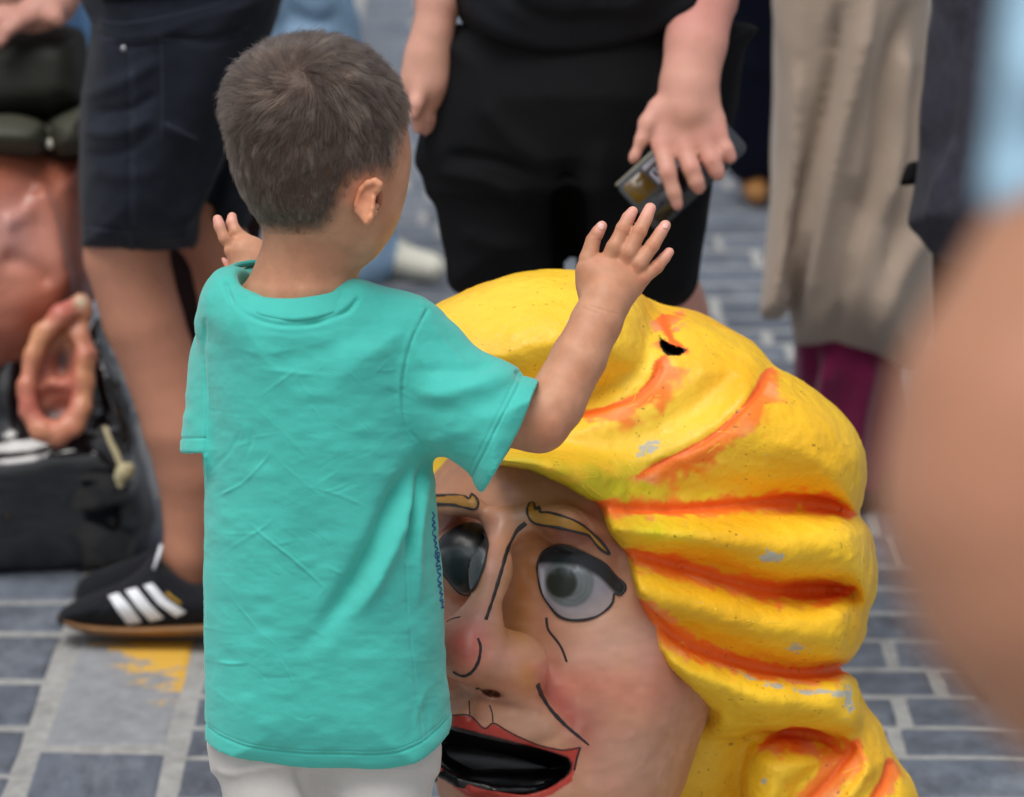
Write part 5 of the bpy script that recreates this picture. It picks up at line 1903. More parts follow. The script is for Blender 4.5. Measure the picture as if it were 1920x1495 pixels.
# shorts
f = Field(750, 1430, 30, 610, 4.25, 4.85, 0.0055)
f.stack([(50, 850, 1330, 4.50, 0.115), (180, 822, 1335, 4.51, 0.125), (300, 800, 1330, 4.54, 0.125), (360, 806, 1325, 4.555, 0.12)], k=0.01, pw=2.2)
f.pillow([(838, 60), (822, 130), (798, 205), (778, 290), (780, 312), (800, 338), (822, 410), (834, 480), (846, 545), (940, 566), (1048, 560), (1062, 470), (1062, 340), (1090, 200), (1090, 60)], [(60, 4.50), (560, 4.63)], 0.115, 0.11, R=0.075, k=0.02, smooth=3)
f.pillow([(1050, 60), (1060, 340), (1078, 470), (1090, 565), (1180, 590), (1268, 578), (1302, 548), (1316, 500), (1328, 420), (1338, 340), (1364, 280), (1388, 200), (1400, 100), (1404, 40)], [(60, 4.50), (560, 4.63)], 0.115, 0.11, R=0.075, k=0.02, smooth=3)
V, Q = f.mesh(2)
V = folds(V, Q, [([(1062, 300), (1066, 400), (1074, 540)], -0.02, 22), ([(830, 290), (920, 300), (1010, 330)], -0.007, 12), ([(810, 320), (900, 335), (1000, 380)], 0.006, 14), ([(1250, 130), (1230, 260), (1180, 330)], 0.006, 16),
                 ([(900, 180), (960, 260), (1040, 320)], 0.006, 20), ([(842, 110), (815, 220), (800, 300)], 0.006, 8), ([(860, 430), (940, 460), (1020, 450)], 0.005, 18), ([(1130, 260), (1120, 400), (1140, 520)], 0.006, 22)], 0.004, 11)
part('shorts', V, Q, M_BLACK, man)
for px_ in (928, 1242):
    simple_shoe('shoe', px_, 4.93, (px_ - 1085) * 0.0006, -1, M_WHITE, man)

# phone in his hand
ph = thing('phone', to_world(P(1225, 345, 4.39))[0], 'dark phone with pale label and brown reflective back, held in a hand', 'phone')
pz = 4.385
e1 = np.array([72.0, -66.0]); e1 /= np.hypot(*e1)
e2 = np.array([66.0, 72.0]); e2 /= np.hypot(*e2)
o0 = np.array([1153.0, 350.0])


def ppt(a, b, dz=0.0, lean=0.00012):
    q = o0 + e1 * a + e2 * b
    return P(q[0], q[1], pz + lean * a + dz)


def pbox(a0, a1, b0, b1, z0, z1, rc=10, n=5):
    pts_ = []
    for (ca, cb, s0) in ((a1 - rc, b1 - rc, 0), (a0 + rc, b1 - rc, 90), (a0 + rc, b0 + rc, 180), (a1 - rc, b0 + rc, 270)):
        for k_ in range(n):
            t_ = R_(s0 + 90 * k_ / (n - 1))
            pts_.append((ca + rc * math.cos(t_), cb + rc * math.sin(t_)))
    m_ = len(pts_)
    am, bm = (a0 + a1) / 2, (b0 + b1) / 2
    V_ = []
    for (ins, zq) in ((1.5, z0), (0, z0 + 0.0012), (0, z1 - 0.0012), (1.5, z1)):
        for a_, b_ in pts_:
            l_ = math.hypot(a_ - am, b_ - bm)
            V_.append(ppt(a_ - (a_ - am) / l_ * ins, b_ - (b_ - bm) / l_ * ins, zq))
    Fc_ = []
    for r in range(3):
        for j in range(m_):
            k_ = (j + 1) % m_
            Fc_.append((r * m_ + j, r * m_ + k_, (r + 1) * m_ + k_, (r + 1) * m_ + j))
    Fc_.append(tuple(range(m_))[::-1])
    Fc_.append(tuple(3 * m_ + j for j in range(m_)))
    return np.array(V_), Fc_


M_CASE = mat('phone_case', srgb(52, 58, 64), rough=0.3, spec=0.5)
M_GLASSBR = mat('brown_reflective_glass', srgb(92, 70, 26), rough=0.2, spec=0.5)
M_LENS = mat('dark_glass', srgb(26, 30, 36), rough=0.1, spec=0.6)
M_EDGE = mat('pale_metal_edge', srgb(150, 146, 128), rough=0.35, metallic=0.6)
M_LABEL = mat('pale_label', srgb(200, 200, 222), rough=0.5)
V, Fc = pbox(0, 235, 0, 118, 0.0, 0.009, 16)
link('case', raw_mesh('case', to_world(V), Fc), M_CASE, ph)
V, Fc = pbox(2, 233, -3, 3, 0.001, 0.008, 2)
link('metal_edge', raw_mesh('metal_edge', to_world(V), Fc), M_EDGE, ph)
V, Fc = pbox(8, 58, 10, 56, -0.0012, 0.001, 7)
link('back_panel', raw_mesh('back_panel', to_world(V), Fc), M_GLASSBR, ph)
V, Fc = pbox(14, 150, 62, 116, -0.0015, 0.001, 18)
link('lens_cover', raw_mesh('lens_cover', to_world(V), Fc), M_LENS, ph)
V, Fc = pbox(61, 150, 8, 18, -0.0012, 0.001, 3)
link('label_strip', raw_mesh('label_strip', to_world(V), Fc), M_LABEL, ph)
V, Fc = pbox(64, 190, 23, 54, -0.0012, 0.001, 4)
lb = link('label', raw_mesh('label', to_world(V), Fc), M_LABEL, ph)
for (a0, a1, b0, b1) in ((70, 74, 26, 40), (78, 96, 34, 37), (80, 84, 26, 31), (88, 92, 41, 50)):
    V, Fc = pbox(a0, a1, b0, b1, -0.0018, -0.0010, 1)
    link('label_print', raw_mesh('label_print', to_world(V), Fc), M_LENS, lb)

# ---------------- the walker in navy denim shorts (left)
wal = thing('person', base_at(330, 5.08), 'person in dark navy denim shorts and black sneakers with three white stripes', 'person')
f = Field(120, 560, -420, 1220, 4.70, 5.45, 0.007)
f.stack([(-400, 220, 440, 4.80, 0.10), (-50, 220, 440, 4.84, 0.09), (150, 210, 430, 4.90, 0.08), (300, 210, 390, 4.94, 0.07)], k=0.02)
f.chain([(262, 330, 4.95, 72), (236, 480, 4.965, 79), (268, 600, 4.98, 75), (306, 700, 5.0, 70), (338, 800, 5.01, 70), (354, 880, 5.03, 62), (356, 960, 5.05, 51), (350, 1040, 5.06, 44), (350, 1080, 5.075, 46)], k=0.006)
f.chain([(330, 330, 5.02, 84), (412, 470, 5.06, 60), (430, 580, 5.09, 55), (440, 700, 5.12, 56), (446, 850, 5.2, 52), (450, row_of(5.24, 0.10), 5.24, 42)], k=0.006)
V, Q = f.mesh(3)
C = skin(V, (184, 128, 102), (192, 134, 110), 10)
wbody = part('body', V, Q, M_SKIN2, wal, C)
f = Field(120, 560, -60, 500, 4.70, 5.28, 0.0055)
f.pillow([(165, -50), (168, 40), (162, 100), (152, 190), (146, 280), (148, 360), (154, 430), (158, 466), (220, 474), (300, 478), (366, 468), (380, 400), (420, 300), (480, 180), (505, 80), (505, -50)], [(0, 4.84), (480, 4.96)], 0.125, 0.125, R=0.085, smooth=3)
f.pillow([(330, 180), (350, 300), (366, 400), (372, 432), (420, 436), (466, 420), (480, 330), (490, 180)], [(0, 4.95), (480, 5.06)], 0.08, 0.09, R=0.06, k=0.01, smooth=3)
# hollow hems
f.pillow([(166, 520), (168, 456), (220, 462), (300, 466), (360, 458), (362, 520)], [(0, 4.84), (480, 4.96)], 0.10, 0.10, R=0.07, op='cut', smooth=0)
V, Q = f.mesh(2)
V = folds(V, Q, [([(160, 70), (220, 76), (300, 66), (360, 40), (430, 20), (490, 6)], 0.004, 7), ([(300, 70), (380, 78), (440, 66), (470, 50)], -0.006, 7), ([(165, 60), (230, 82), (290, 80)], -0.005, 6),
                 ([(150, 180), (220, 160), (300, 110)], 0.006, 12), ([(150, 240), (220, 250), (290, 215)], 0.007, 12), ([(160, 210), (240, 205), (300, 170)], -0.006, 9), ([(150, 290), (230, 285), (290, 240)], -0.005, 9),
                 ([(245, 90), (245, 250), (244, 470)], -0.004, 4), ([(300, 230), (350, 255), (390, 260)], 0.005, 9), ([(420, 240), (380, 340), (330, 430)], 0.012, 16), ([(440, 280), (405, 360), (380, 430)], -0.012, 14),
                 ([(155, 426), (220, 432), (300, 434), (370, 426)], -0.003, 3.5), ([(230, 436), (245, 440), (244, 474)], 0.003, 6), ([(160, 320), (230, 330), (300, 320)], 0.004, 16)], 0.003, 14)
shortsV, shortsQ = V, Q
sh_ = part('shorts', V, Q, M_NAVY, wal)
M_THREAD = mat('denim_thread', srgb(50, 57, 70), rough=0.9)
bb = bvh_of(V, Q)
for pl_, w_ in (([(166, 62), (220, 78), (292, 76)], 0.0011), ([(296, 72), (360, 78), (430, 66), (470, 50)], 0.0011), ([(157, 428), (220, 434), (300, 436), (366, 428)], 0.0010),
                ([(243, 96), (246, 250), (244, 430)], 0.0009), ([(250, 96), (253, 250), (251, 430)], 0.0007), ([(302, 80), (305, 180), (302, 262)], 0.0008), ([(222, 438), (226, 474)], 0.0010), ([(246, 438), (248, 475)], 0.0010),
                ([(172, 34), (230, 44), (320, 30), (430, 2)], 0.0010), ([(312, 232), (350, 252), (372, 262)], 0.0012)):
    r_ = stroke(bb, pl_, w_, w_, 0.0004, 5.0)
    if r_:
        part('stitching', np.array(r_[0]), r_[1], M_THREAD, sh_)
M_STUD = mat('metal_stud', srgb(150, 152, 158), rough=0.3, metallic=0.8)
bb = bvh_of(V, Q)
a, n_ = drop(bb, 232, 91, 0.0)
g = Field(215, 250, 75, 108, a[2] - 0.012, a[2] + 0.012, 0.0008)
g.ell(a, (0.0042, 0.0042, 0.0022))
q = g.mesh(1)
part('stud', q[0], q[1], M_STUD, sh_)
f = Field(120, 560, -430, 60, 4.62, 5.1, 0.007)
f.pillow([(170, -420), (168, 0), (172, 34), (230, 30), (320, 12), (400, -6), (480, -30), (495, -60), (490, -420)], [(-420, 4.76), (60, 4.84)], 0.145, 0.145, R=0.10, smooth=3)
V, Q = f.mesh(2)
part('t_shirt', folds(V, Q, [([(180, 0), (300, -20), (420, -60)], 0.006, 14)]), Q, M_BLACKT, wal)
# sneaker
zs = 5.05
SH_UP = [(106, 1166), (112, 1146), (140, 1126), (190, 1106), (236, 1086), (268, 1062), (288, 1036), (300, 1046), (318, 1062), (350, 1082), (378, 1090), (420, 1076), (440, 1080), (446, 1120), (446, 1172), (300, 1182), (180, 1178), (120, 1172)]
f = Field(80, 470, 1000, 1215, 4.90, 5.20, 0.0032)
f.pillow(SH_UP, zs, 0.050, 0.050, R=0.036, smooth=3)
f.chain([(350, 1050, 5.06, 40), (352, 1110, 5.06, 38)], k=0.004, op='cut')
V, Q = f.mesh(3)
V = folds(V, Q, [([(160, 1170), (200, 1130), (235, 1086)], -0.002, 5), ([(300, 1090), (330, 1110), (372, 1120)], -0.0015, 4)], 0.001, 20)
shoe = part('sneaker', ground_clip(V), Q, M_SUEDE, wal)
sv_, sq_ = V, Q
f = Field(80, 470, 1120, 1230, 4.90, 5.20, 0.003)
f.pillow([(98, 1146), (104, 1152), (150, 1166), (220, 1172), (300, 1170), (380, 1166), (448, 1162), (452, 1190), (380, 1193), (250, 1194), (170, 1190), (120, 1172)], zs, 0.055, 0.055, R=0.02, smooth=2)
V, Q = f.mesh(2)
part('sole', ground_clip(V), Q, M_GUM, shoe)
sbv = bvh_of(sv_, sq_)
for pl in ([(203, 1118), (222, 1112), (245, 1137), (266, 1166), (240, 1171), (222, 1148)], [(235, 1108), (256, 1102), (280, 1132), (307, 1159), (282, 1165), (258, 1140)], [(269, 1098), (286, 1094), (312, 1124), (349, 1148), (330, 1157), (296, 1132)]):
    r_ = patch(sbv, pl, 2.0, 0.0007, smooth=1, thick=0.0012)
    part('stripe', r_[0], r_[1], M_WHITE, shoe)
r_ = stroke(sbv, [(312, 1112), (322, 1120), (332, 1127), (340, 1133)], 0.0016, 0.0012, 0.001)
if r_:
    part('gold_lettering', np.array(r_[0]), r_[1], M_GOLD, shoe)
V_, F_ = tube([P(303, 1022, zs - 0.03), P(298, 1040, zs - 0.036), P(288, 1068, zs - 0.040)], [0.0025, 0.003, 0.002], 6)
link('shoelace', raw_mesh('shoelace', to_world(V_), F_), M_WHITE, shoe)
simple_shoe('sneaker', 440, 5.26, -0.8, -0.5, M_SUEDE, wal)

# ---------------- the person who steadies the dark head, at the left edge
hol = thing('person', base_at(-60, 5.75), 'person in navy at the left edge resting one hand on a green hat', 'person')
f = Field(-140, 190, -300, 140, 5.0, 5.75, 0.004)
f.chain([(150, -300, 5.50, 52), (128, -100, 5.32, 46), (112, -20, 5.26, 40), (100, 10, 5.24, 36)], k=0.02)
f.chain([(100, 8, 5.24, 34), (70, 26, 5.22, 30), (50, 34, 5.22, 26)], k=0.02, sq=0.75)
f.chain([(100, 20, 5.22, 20), (104, 34, 5.20, 14), (110, 42, 5.20, 10)], k=0.01)
f.chain([(60, 24, 5.22, 22), (26, 34, 5.20, 15), (6, 56, 5.19, 12), (-2, 84, 5.19, 10)], k=0.006)
f.chain([(64, 30, 5.21, 20), (34, 44, 5.185, 14), (16, 58, 5.18, 11), (4, 78, 5.18, 9)], k=0.006)
f.chain([(70, 26, 5.22, 18), (10, 28, 5.22, 14), (-14, 48, 5.21, 12), (-20, 76, 5.21, 10)], k=0.006)
f.chain([(70, 24, 5.23, 18), (4, 22, 5.24, 13), (-26, 40, 5.23, 11), (-34, 64, 5.23, 9)], k=0.006)
Va, Qa = f.mesh(2)
f = Field(-330, 170, -420, 1240, 5.3, 6.15, 0.010)
f.stack([(-400, -240, 150, 5.60, 0.12), (200, -230, 100, 5.70, 0.12), (400, -230, 90, 5.74, 0.12)], k=0.02)
for px_ in (-150, 10):
    f.chain([(px_, 380, 5.74, 80), (px_, 700, 5.82, 66), (px_, row_of(5.95, 0.1), 5.95, 48)], k=0.02)
f.chain([(150, -300, 5.50, 60), (60, -400, 5.56, 66)], k=0.02)
Vb, Qb = f.mesh(2)
V, Q = np.concatenate([Va, Vb]), np.concatenate([Qa, Qb + len(Va)])
part('body', V, Q, M_SKIN2, hol, skin(V, (182, 132, 116), (196, 144, 130)))
f = Field(-330, 170, -430, 1250, 5.25, 6.2, 0.010)
f.stack([(-420, -260, 80, 5.62, 0.14), (-60, -260, 66, 5.66, 0.14), (0, -260, 60, 5.67, 0.14), (30, -260, 56, 5.68, 0.14)], k=0.0)
Vs, Qs_ = f.mesh(2)
part('shirt', folds(Vs, Qs_, []), Qs_, M_NAVYCL, hol)
f = Field(-330, 170, 0, 1300, 5.25, 6.25, 0.010)
f.stack([(26, -250, 60, 5.68, 0.13), (400, -250, 96, 5.76, 0.13)], k=0.0)
for px_ in (-160, 10):
    f.chain([(px_, 380, 5.76, 92), (px_, 700, 5.84, 78), (px_, row_of(5.96, 0.1), 5.96, 70)], k=0.02)
Vs, Qs_ = f.mesh(2)
part('trousers', ground_clip(Vs), Qs_, M_NAVYCL, hol)
for px_ in (-160, 10):
    simple_shoe('shoe', px_, 5.98, 0.1, -1, M_SUEDE, hol)

# ---------------- far figures: jeans and pale shoes behind the boy
jn = thing('person', base_at(640, 7.1), 'person in light blue jeans and cream shoes standing behind the boy', 'person')
f = Field(480, 780, -420, 560, 6.5, 7.5, 0.012)
for (x0, x1, zz_) in ((600, 690, 7.0), (545, 590, 7.15)):
    f.chain([(x0 - 30, -400, zz_ - 0.35, 88), (x0 - 20, -100, zz_ - 0.2, 72), (x0, 60, zz_ - 0.12, 62), (x0 * 0.4 + x1 * 0.6, 300, zz_, 56), (x1, row_of(zz_ + 0.06, 0.05), zz_ + 0.06, 54)], k=0.02)
V, Q = f.mesh(2)
part('jeans', folds(V, Q, [([(540, 20), (600, 40), (630, 20)], -0.012, 10), ([(520, 70), (580, 60), (620, 80)], 0.012, 10)], 0.01, 9), Q, M_LIGHTDENIM, jn)
simple_shoe('shoe', 670, 7.13, 0.9, -0.55, M_CREAM, jn, 0.22, 0.72)
simple_shoe('shoe', 590, 7.25, 0.3, -1, M_CREAM, jn, 0.22, 0.72)
f = Field(480, 780, -640, -330, 6.3, 7.1, 0.014)
f.stack([(-620, 480, 720, 6.6, 0.12), (-350, 485, 715, 6.68, 0.12)])
V, Q = f.mesh(2)
part('shirt', V, Q, M_NAVYCL, jn)
j2 = thing('person', base_at(148, 7.6), 'person in mid blue jeans glimpsed between the green hat and navy shorts', 'person')
M_MIDDENIM = mat('mid_blue_denim', srgb(92, 126, 164), rough=0.85, spec=0.2, var=0.3, var_scale=25)
f = Field(60, 260, -420, 420, 7.0, 8.0, 0.012)
for x0 in (120, 196):
    f.chain([(x0, -400, 7.15, 58), (x0, 0, 7.35, 44), (x0, 200, 7.48, 40), (x0, row_of(7.58, 0.06), 7.58, 40)], k=0.01)
V, Q = f.mesh(2)
part('jeans', folds(V, Q, [], 0.008, 9), Q, M_MIDDENIM, j2)
for x0 in (120, 196):
    simple_shoe('shoe', x0, 7.6, 0.1, -1, M_WHITE, j2)

# ---------------- dark trousers between the walker's legs and the boy
bt = thing('person', base_at(372, 6.3), 'person in dark brown trousers behind the bare legs of the person in navy shorts', 'person')
M_DKBROWN = mat('dark_brown_cloth', srgb(44, 30, 30), rough=0.9, spec=0.1, var=0.15)
f = Field(240, 560, -420, 1130, 5.7, 6.6, 0.011)
f.stack([(-400, 270, 520, 5.95, 0.10), (300, 280, 500, 6.08, 0.10), (420, 280, 490, 6.1, 0.09)], k=0.0)
for x0 in (338, 432):
    f.chain([(x0, 330, 6.08, 62), (x0, 640, 6.16, 54), (x0, row_of(6.28, 0.06), 6.28, 46)], k=0.02)
V, Q = f.mesh(2)
part('trousers', folds(V, Q, [], 0.008, 9), Q, M_DKBROWN, bt)
for x0 in (338, 432):
    simple_shoe('shoe', x0, 6.3, 0.1, -1, M_SUEDE, bt)

# ---------------- dark trousers and tan shoe behind the man
bk = thing('person', base_at(1420, 7.75), 'person in dark navy trousers and tan shoes standing behind the man in black', 'person')
f = Field(1300, 1540, -520, 420, 7.0, 8.1, 0.012)
f.stack([(-500, 1330, 1500, 7.15, 0.11), (-200, 1335, 1500, 7.3, 0.11), (-100, 1335, 1500, 7.34, 0.11)])
for x0 in (1400, 1462):
    f.chain([(x0, -150, 7.36, 50), (x0, 100, 7.52, 46), (x0, row_of(7.7, 0.09), 7.7, 42)], k=0.01)
V, Q = f.mesh(2)
part('trousers', folds(V, Q, [], 0.008, 8), Q, M_NAVYCL, bk)
simple_shoe('shoe', 1414, 7.80, -0.02, -1, M_TAN, bk, 0.16, 0.66)
simple_shoe('shoe', 1478, 7.84, 0.1, -1, M_TAN, bk, 0.16, 0.66)

# ---------------- the figure in a beige robe over maroon
rb_ = thing('person', base_at(1600, 5.75), 'person in a long beige robe over a maroon skirt', 'person')
f = Field(1400, 1800, -420, 720, 5.1, 5.95, 0.007)
f.pillow([(1452, -410), (1450, 0), (1446, 150), (1440, 300), (1446, 420), (1486, 620), (1480, 640), (1520, 656), (1600, 674), (1700, 694), (1730, 690), (1762, 560), (1764, 420), (1752, 200), (1745, 0), (1745, -410)], [(-400, 5.36), (700, 5.62)], 0.16, 0.16, R=0.12, smooth=3)
f.pillow([(1452, -400), (1448, 100), (1440, 330), (1428, 520), (1424, 592), (1450, 600), (1474, 590), (1492, 540), (1560, 330), (1560, -400)], [(-400, 5.30), (600, 5.50)], 0.07, 0.07, R=0.05, k=0.012, smooth=3)
V, Q = f.mesh(2)
V = folds(V, Q, [([(1575, 0), (1548, 160), (1520, 300), (1500, 420), (1480, 560)], -0.028, 14), ([(1560, 60), (1530, 220), (1505, 340)], 0.012, 12), ([(1640, -40), (1600, 160), (1570, 300), (1540, 480), (1530, 640)], 0.022, 16),
                 ([(1700, 0), (1660, 160), (1640, 320), (1600, 480)], -0.020, 16), ([(1690, 60), (1690, 240), (1660, 420)], 0.014, 14), ([(1600, 330), (1590, 480), (1560, 660)], -0.012, 18), ([(1740, 420), (1680, 520), (1640, 660)], 0.014, 22),
                 ([(1500, 120), (1490, 300), (1480, 440)], 0.010, 12), ([(1720, 120), (1700, 300), (1660, 560)], -0.012, 14)], 0.006, 9, (1, 0.4, 1))
part('robe', V, Q, M_BEIGE, rb_)
f = Field(1400, 1780, 600, 960, 5.2, 6.0, 0.008)
f.stack([(620, 1490, 1700, 5.64, 0.12), (700, 1482, 1700, 5.66, 0.125), (930, 1500, 1720, 5.74, 0.13)], pw=2.2)
V, Q = f.mesh(2)
V = folds(V, Q, [([(1530, 640), (1510, 800), (1520, 940)], -0.014, 14), ([(1560, 650), (1545, 800), (1560, 940)], 0.02, 14), ([(1640, 660), (1610, 800), (1600, 940)], 0.02, 18), ([(1680, 700), (1650, 820), (1660, 940)], -0.010, 14)], 0.01, 9, (1, 0.4, 1))
part('skirt', V, Q, M_MAROON, rb_)
f = Field(1400, 1780, -440, 980, 5.2, 6.0, 0.011)
f.stack([(-420, 1480, 1720, 5.38, 0.09), (640, 1520, 1680, 5.64, 0.07)])
for px_ in (1560, 1650):
    f.chain([(px_, 640, 5.66, 46), (px_, row_of(5.8, 0.06), 5.8, 34)])
V, Q = f.mesh(2)
part('body', V, Q, M_SKIN2, rb_, skin(V))
for px_ in (1560, 1650):
    simple_shoe('shoe', px_, 5.84, 0.05, -1, M_SUEDE, rb_)

# ---------------- dark grey denim at the right
gd = thing('person', base_at(1800, 5.0), 'person in a long dark grey denim shirt and black trousers, near the right edge', 'person')
f = Field(1640, 2130, -420, 560, 4.40, 5.1, 0.006)
f.pillow([(1748, -410), (1746, 0), (1744, 30), (1735, 120), (1724, 210), (1722, 290), (1714, 360), (1702, 420), (1720, 440), (1750, 480), (1790, 500), (1900, 540), (2000, 540), (2080, 400), (2080, -410)], [(-400, 4.58), (600, 4.77)], 0.13, 0.14, R=0.09, smooth=3)
V, Q = f.mesh(2)
V = folds(V, Q, [([(1752, 20), (1742, 140), (1735, 280)], 0.006, 9), ([(1800, 20), (1780, 200), (1760, 340)], -0.008, 16), ([(1790, 260), (1760, 360), (1740, 430)], 0.008, 14), ([(1850, 100), (1820, 300), (1790, 460)], 0.008, 18)], 0.004, 10, (1, 0.5, 1))
part('denim_shirt', V, Q, M_GREYDENIM, gd)
f = Field(1660, 2130, 300, 1400, 4.45, 5.25, 0.008)
f.stack([(320, 1780, 2040, 4.75, 0.10), (520, 1770, 2040, 4.80, 0.10)])
for px_ in (1830, 1980):
    f.chain([(px_, 420, 4.79, 84), (px_, 800, 4.87, 68), (px_, row_of(5.0, 0.08), 5.0, 50)], k=0.02)
V, Q = f.mesh(2)
part('trousers', ground_clip(V), Q, M_BLACK, gd)
for px_ in (1830, 1980):
    simple_shoe('shoe', px_, 5.05, 0.05, -1, M_SUEDE, gd)
f = Field(1660, 1740, 280, 370, 4.6, 4.85, 0.004)
f.pillow([(1700, 306), (1722, 300), (1722, 346), (1684, 350)], 4.72, 0.02, 0.03, R=0.012, smooth=0)
V, Q = f.mesh(1)
part('strap', V, Q, M_BLACK, gd)
f = Field(1640, 2130, -440, 400, 4.40, 5.1, 0.011)
f.stack([(-430, 1800, 2040, 4.59, 0.09), (380, 1810, 2030, 4.75, 0.07)])
V, Q = f.mesh(1)
part('body', V, Q, M_SKIN2, gd, skin(V))

# ---------------- the arm close to the lens
fg = thing('person', base_at(2150, 1.30), 'blurred person close by at the right edge, bare arm below a pale blue sleeve', 'person')
za_ = 1.15
f = Field(1560, 3400, -700, 1760, 1.0, 1.42, 0.0055)
f.chain([(2400, -600, za_ + 0.02, 260), (2230, 0, za_ + 0.01, 250), (2215, 330, za_, 250), (2165, 430, za_, 272), (2092, 600, za_, 302), (2010, 790, za_, 330), (1986, 940, za_, 332), (2014, 1070, za_, 304), (2080, 1175, za_ + 0.005, 258), (2120, 1240, za_ + 0.012, 224)], k=0.008)
f.chain([(2120, 1230, za_ + 0.012, 215), (2480, 1345, za_ + 0.05, 185), (3000, 1500, za_ + 0.12, 170)], k=0.03)
f.chain([(2400, -600, za_ + 0.02, 260), (2900, -760, za_ + 0.08, 240)], k=0.02)
V, Q = f.mesh(3)
part('body', V, Q, M_SKIN2, fg, skin(V, (176, 130, 102), (180, 122, 96), 9))
f = Field(1600, 4500, -1500, 2400, 0.97, 1.47, 0.0065)
f.pillow([(1940, -740), (1900, -300), (1872, 0), (1856, 200), (1838, 408), (1960, 430), (2200, 440), (2420, 425), (2500, 200), (2700, 0), (2800, -740)], za_ + 0.01, 0.066, 0.066, R=0.056, smooth=2)
f.ell(P(3300, 300, za_ + 0.12), (0.165, 0.30, 0.115), k=0.03)
V, Q = f.mesh(2)
V = folds(V, Q, [([(1900, 60), (2000, 180), (2200, 240)], 0.006, 40), ([(1840, 250), (2000, 300), (2200, 290)], -0.006, 40)], 0.003, 18)
part('t_shirt', V, Q, M_PALEBLUE, fg)
# ------------------------------------------------------------------ the dark-haired carnival head with a green hat (left edge)
dk = thing('carnival_head', base_at(60, 5.45), 'glossy black haired carnival head with brown face, big ear and dark green hat', 'carnival head')
M_RFACE = mat('painted_brown_face', attr=True, rough=0.34, spec=0.45, coat=0.1, var=0.06, var_scale=16, bumps=((26, 0.5, 0.006), (110, 0.3, 0.002)))
M_GLOSSB = mat('glossy_black_hair', attr=True, rough=0.13, spec=0.6, coat=0.6, bumps=((26, 0.35, 0.006), (80, 0.25, 0.002), (260, 0.1, 0.001)))
M_OLIVE = mat('dark_olive_paint', srgb(32, 33, 27), rough=0.65, spec=0.3, var=0.12, var_scale=16, bumps=((60, 0.25, 0.002),))
M_OLIVE2 = mat('olive_paint', srgb(66, 67, 56), rough=0.65, spec=0.3, var=0.15, var_scale=16, bumps=((60, 0.25, 0.002),))
f = Field(-420, 320, 260, 1130, 4.98, 5.75, 0.0048)
f.ell(P(-60, 470, 5.36), (0.170, 0.20, 0.19))
f.ell(P(-40, 380, 5.36), (0.145, 0.10, 0.17), k=0.04)
f.ell(P(60, 520, 5.28), (0.060, 0.10, 0.06), k=0.04)
f.pillow([(-300, 300), (60, 290), (166, 296), (184, 380), (186, 460), (178, 560), (124, 640), (60, 680), (-300, 700)], 5.36, 0.15, 0.16, R=0.09, k=0.02, smooth=3)
V, Q = f.mesh(2)
V = folds(V, Q, [([(66, 330), (96, 420), (118, 520), (130, 560)], 0.012, 14), ([(0, 480), (60, 500), (100, 540)], -0.010, 18), ([(0, 420), (50, 400), (70, 360)], 0.008, 18)], 0.004, 14)
uv = px_of(V)
U, Y = uv[:, 0], uv[:, 1]
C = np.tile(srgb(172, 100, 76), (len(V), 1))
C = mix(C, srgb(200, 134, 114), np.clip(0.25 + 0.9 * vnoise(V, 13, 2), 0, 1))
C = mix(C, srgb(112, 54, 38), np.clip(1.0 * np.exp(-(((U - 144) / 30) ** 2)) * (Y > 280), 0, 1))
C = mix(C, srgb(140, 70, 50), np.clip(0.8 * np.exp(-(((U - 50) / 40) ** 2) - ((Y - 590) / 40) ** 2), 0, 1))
C = mix(C, srgb(214, 164, 158), 0.7 * np.exp(-(((U - 20) / 50) ** 2) - ((Y - 430) / 60) ** 2))  # pale gloss highlight put into the face colour
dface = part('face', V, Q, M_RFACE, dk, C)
# glossy black hair: ropes of it behind and under the ear
f = Field(-420, 340, 520, 1150, 4.98, 5.85, 0.0048)
yb3 = row_of(5.42, 0.0)
f.pillow([(-300, 560), (-40, 570), (10, 600), (50, 680), (120, 700), (180, 590), (205, 640), (236, 740), (264, 840), (290, 930), (292, 1000), (262, 1056), (190, 1086), (60, 1096), (-300, 1098)], [(560, 5.42), (1090, 5.44)], 0.14, 0.22, R=0.09, smooth=3)
f.pillow([(-60, 850), (60, 830), (160, 812), (214, 826), (246, 872), (240, 906), (160, 912), (60, 922), (-60, 930)], 5.295, 0.05, 0.06, R=0.035, k=0.05, smooth=3)
for i, (a, b, r) in enumerate((((10, 600), (36, 760), 12), ((-12, 640), (20, 820), 14), ((180, 640), (214, 800), 12), ((196, 700), (240, 830), 12))):
    f.chain([(a[0], a[1], 5.30, r), ((a[0] + b[0]) / 2 + 6, (a[1] + b[1]) / 2, 5.285, r * 1.2), (b[0], b[1], 5.29, r)], k=0.02)
V, Q = f.mesh(2)
V, Q = laplace(laplace(laplace(V, Q, 0.5), Q, 0.5), Q, 0.5), Q
V = folds(V, Q, [([(20, 620), (40, 700), (30, 800)], -0.006, 12), ([(200, 640), (220, 720), (246, 800)], -0.005, 12)], 0.005, 15)
V = ground_clip(V)
uv = px_of(V)
C = np.tile(srgb(22, 24, 28), (len(V), 1))
sp = vnoise(V, 150, 5)
C = mix(C, srgb(126, 98, 40), np.where(sp > 0.86, 0.5, 0))
# blue grey temple streak at the hairline
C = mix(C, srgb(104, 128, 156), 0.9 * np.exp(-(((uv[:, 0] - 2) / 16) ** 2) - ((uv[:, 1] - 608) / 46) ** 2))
dhair = part('hair', V, Q, M_GLOSSB, dk, C)
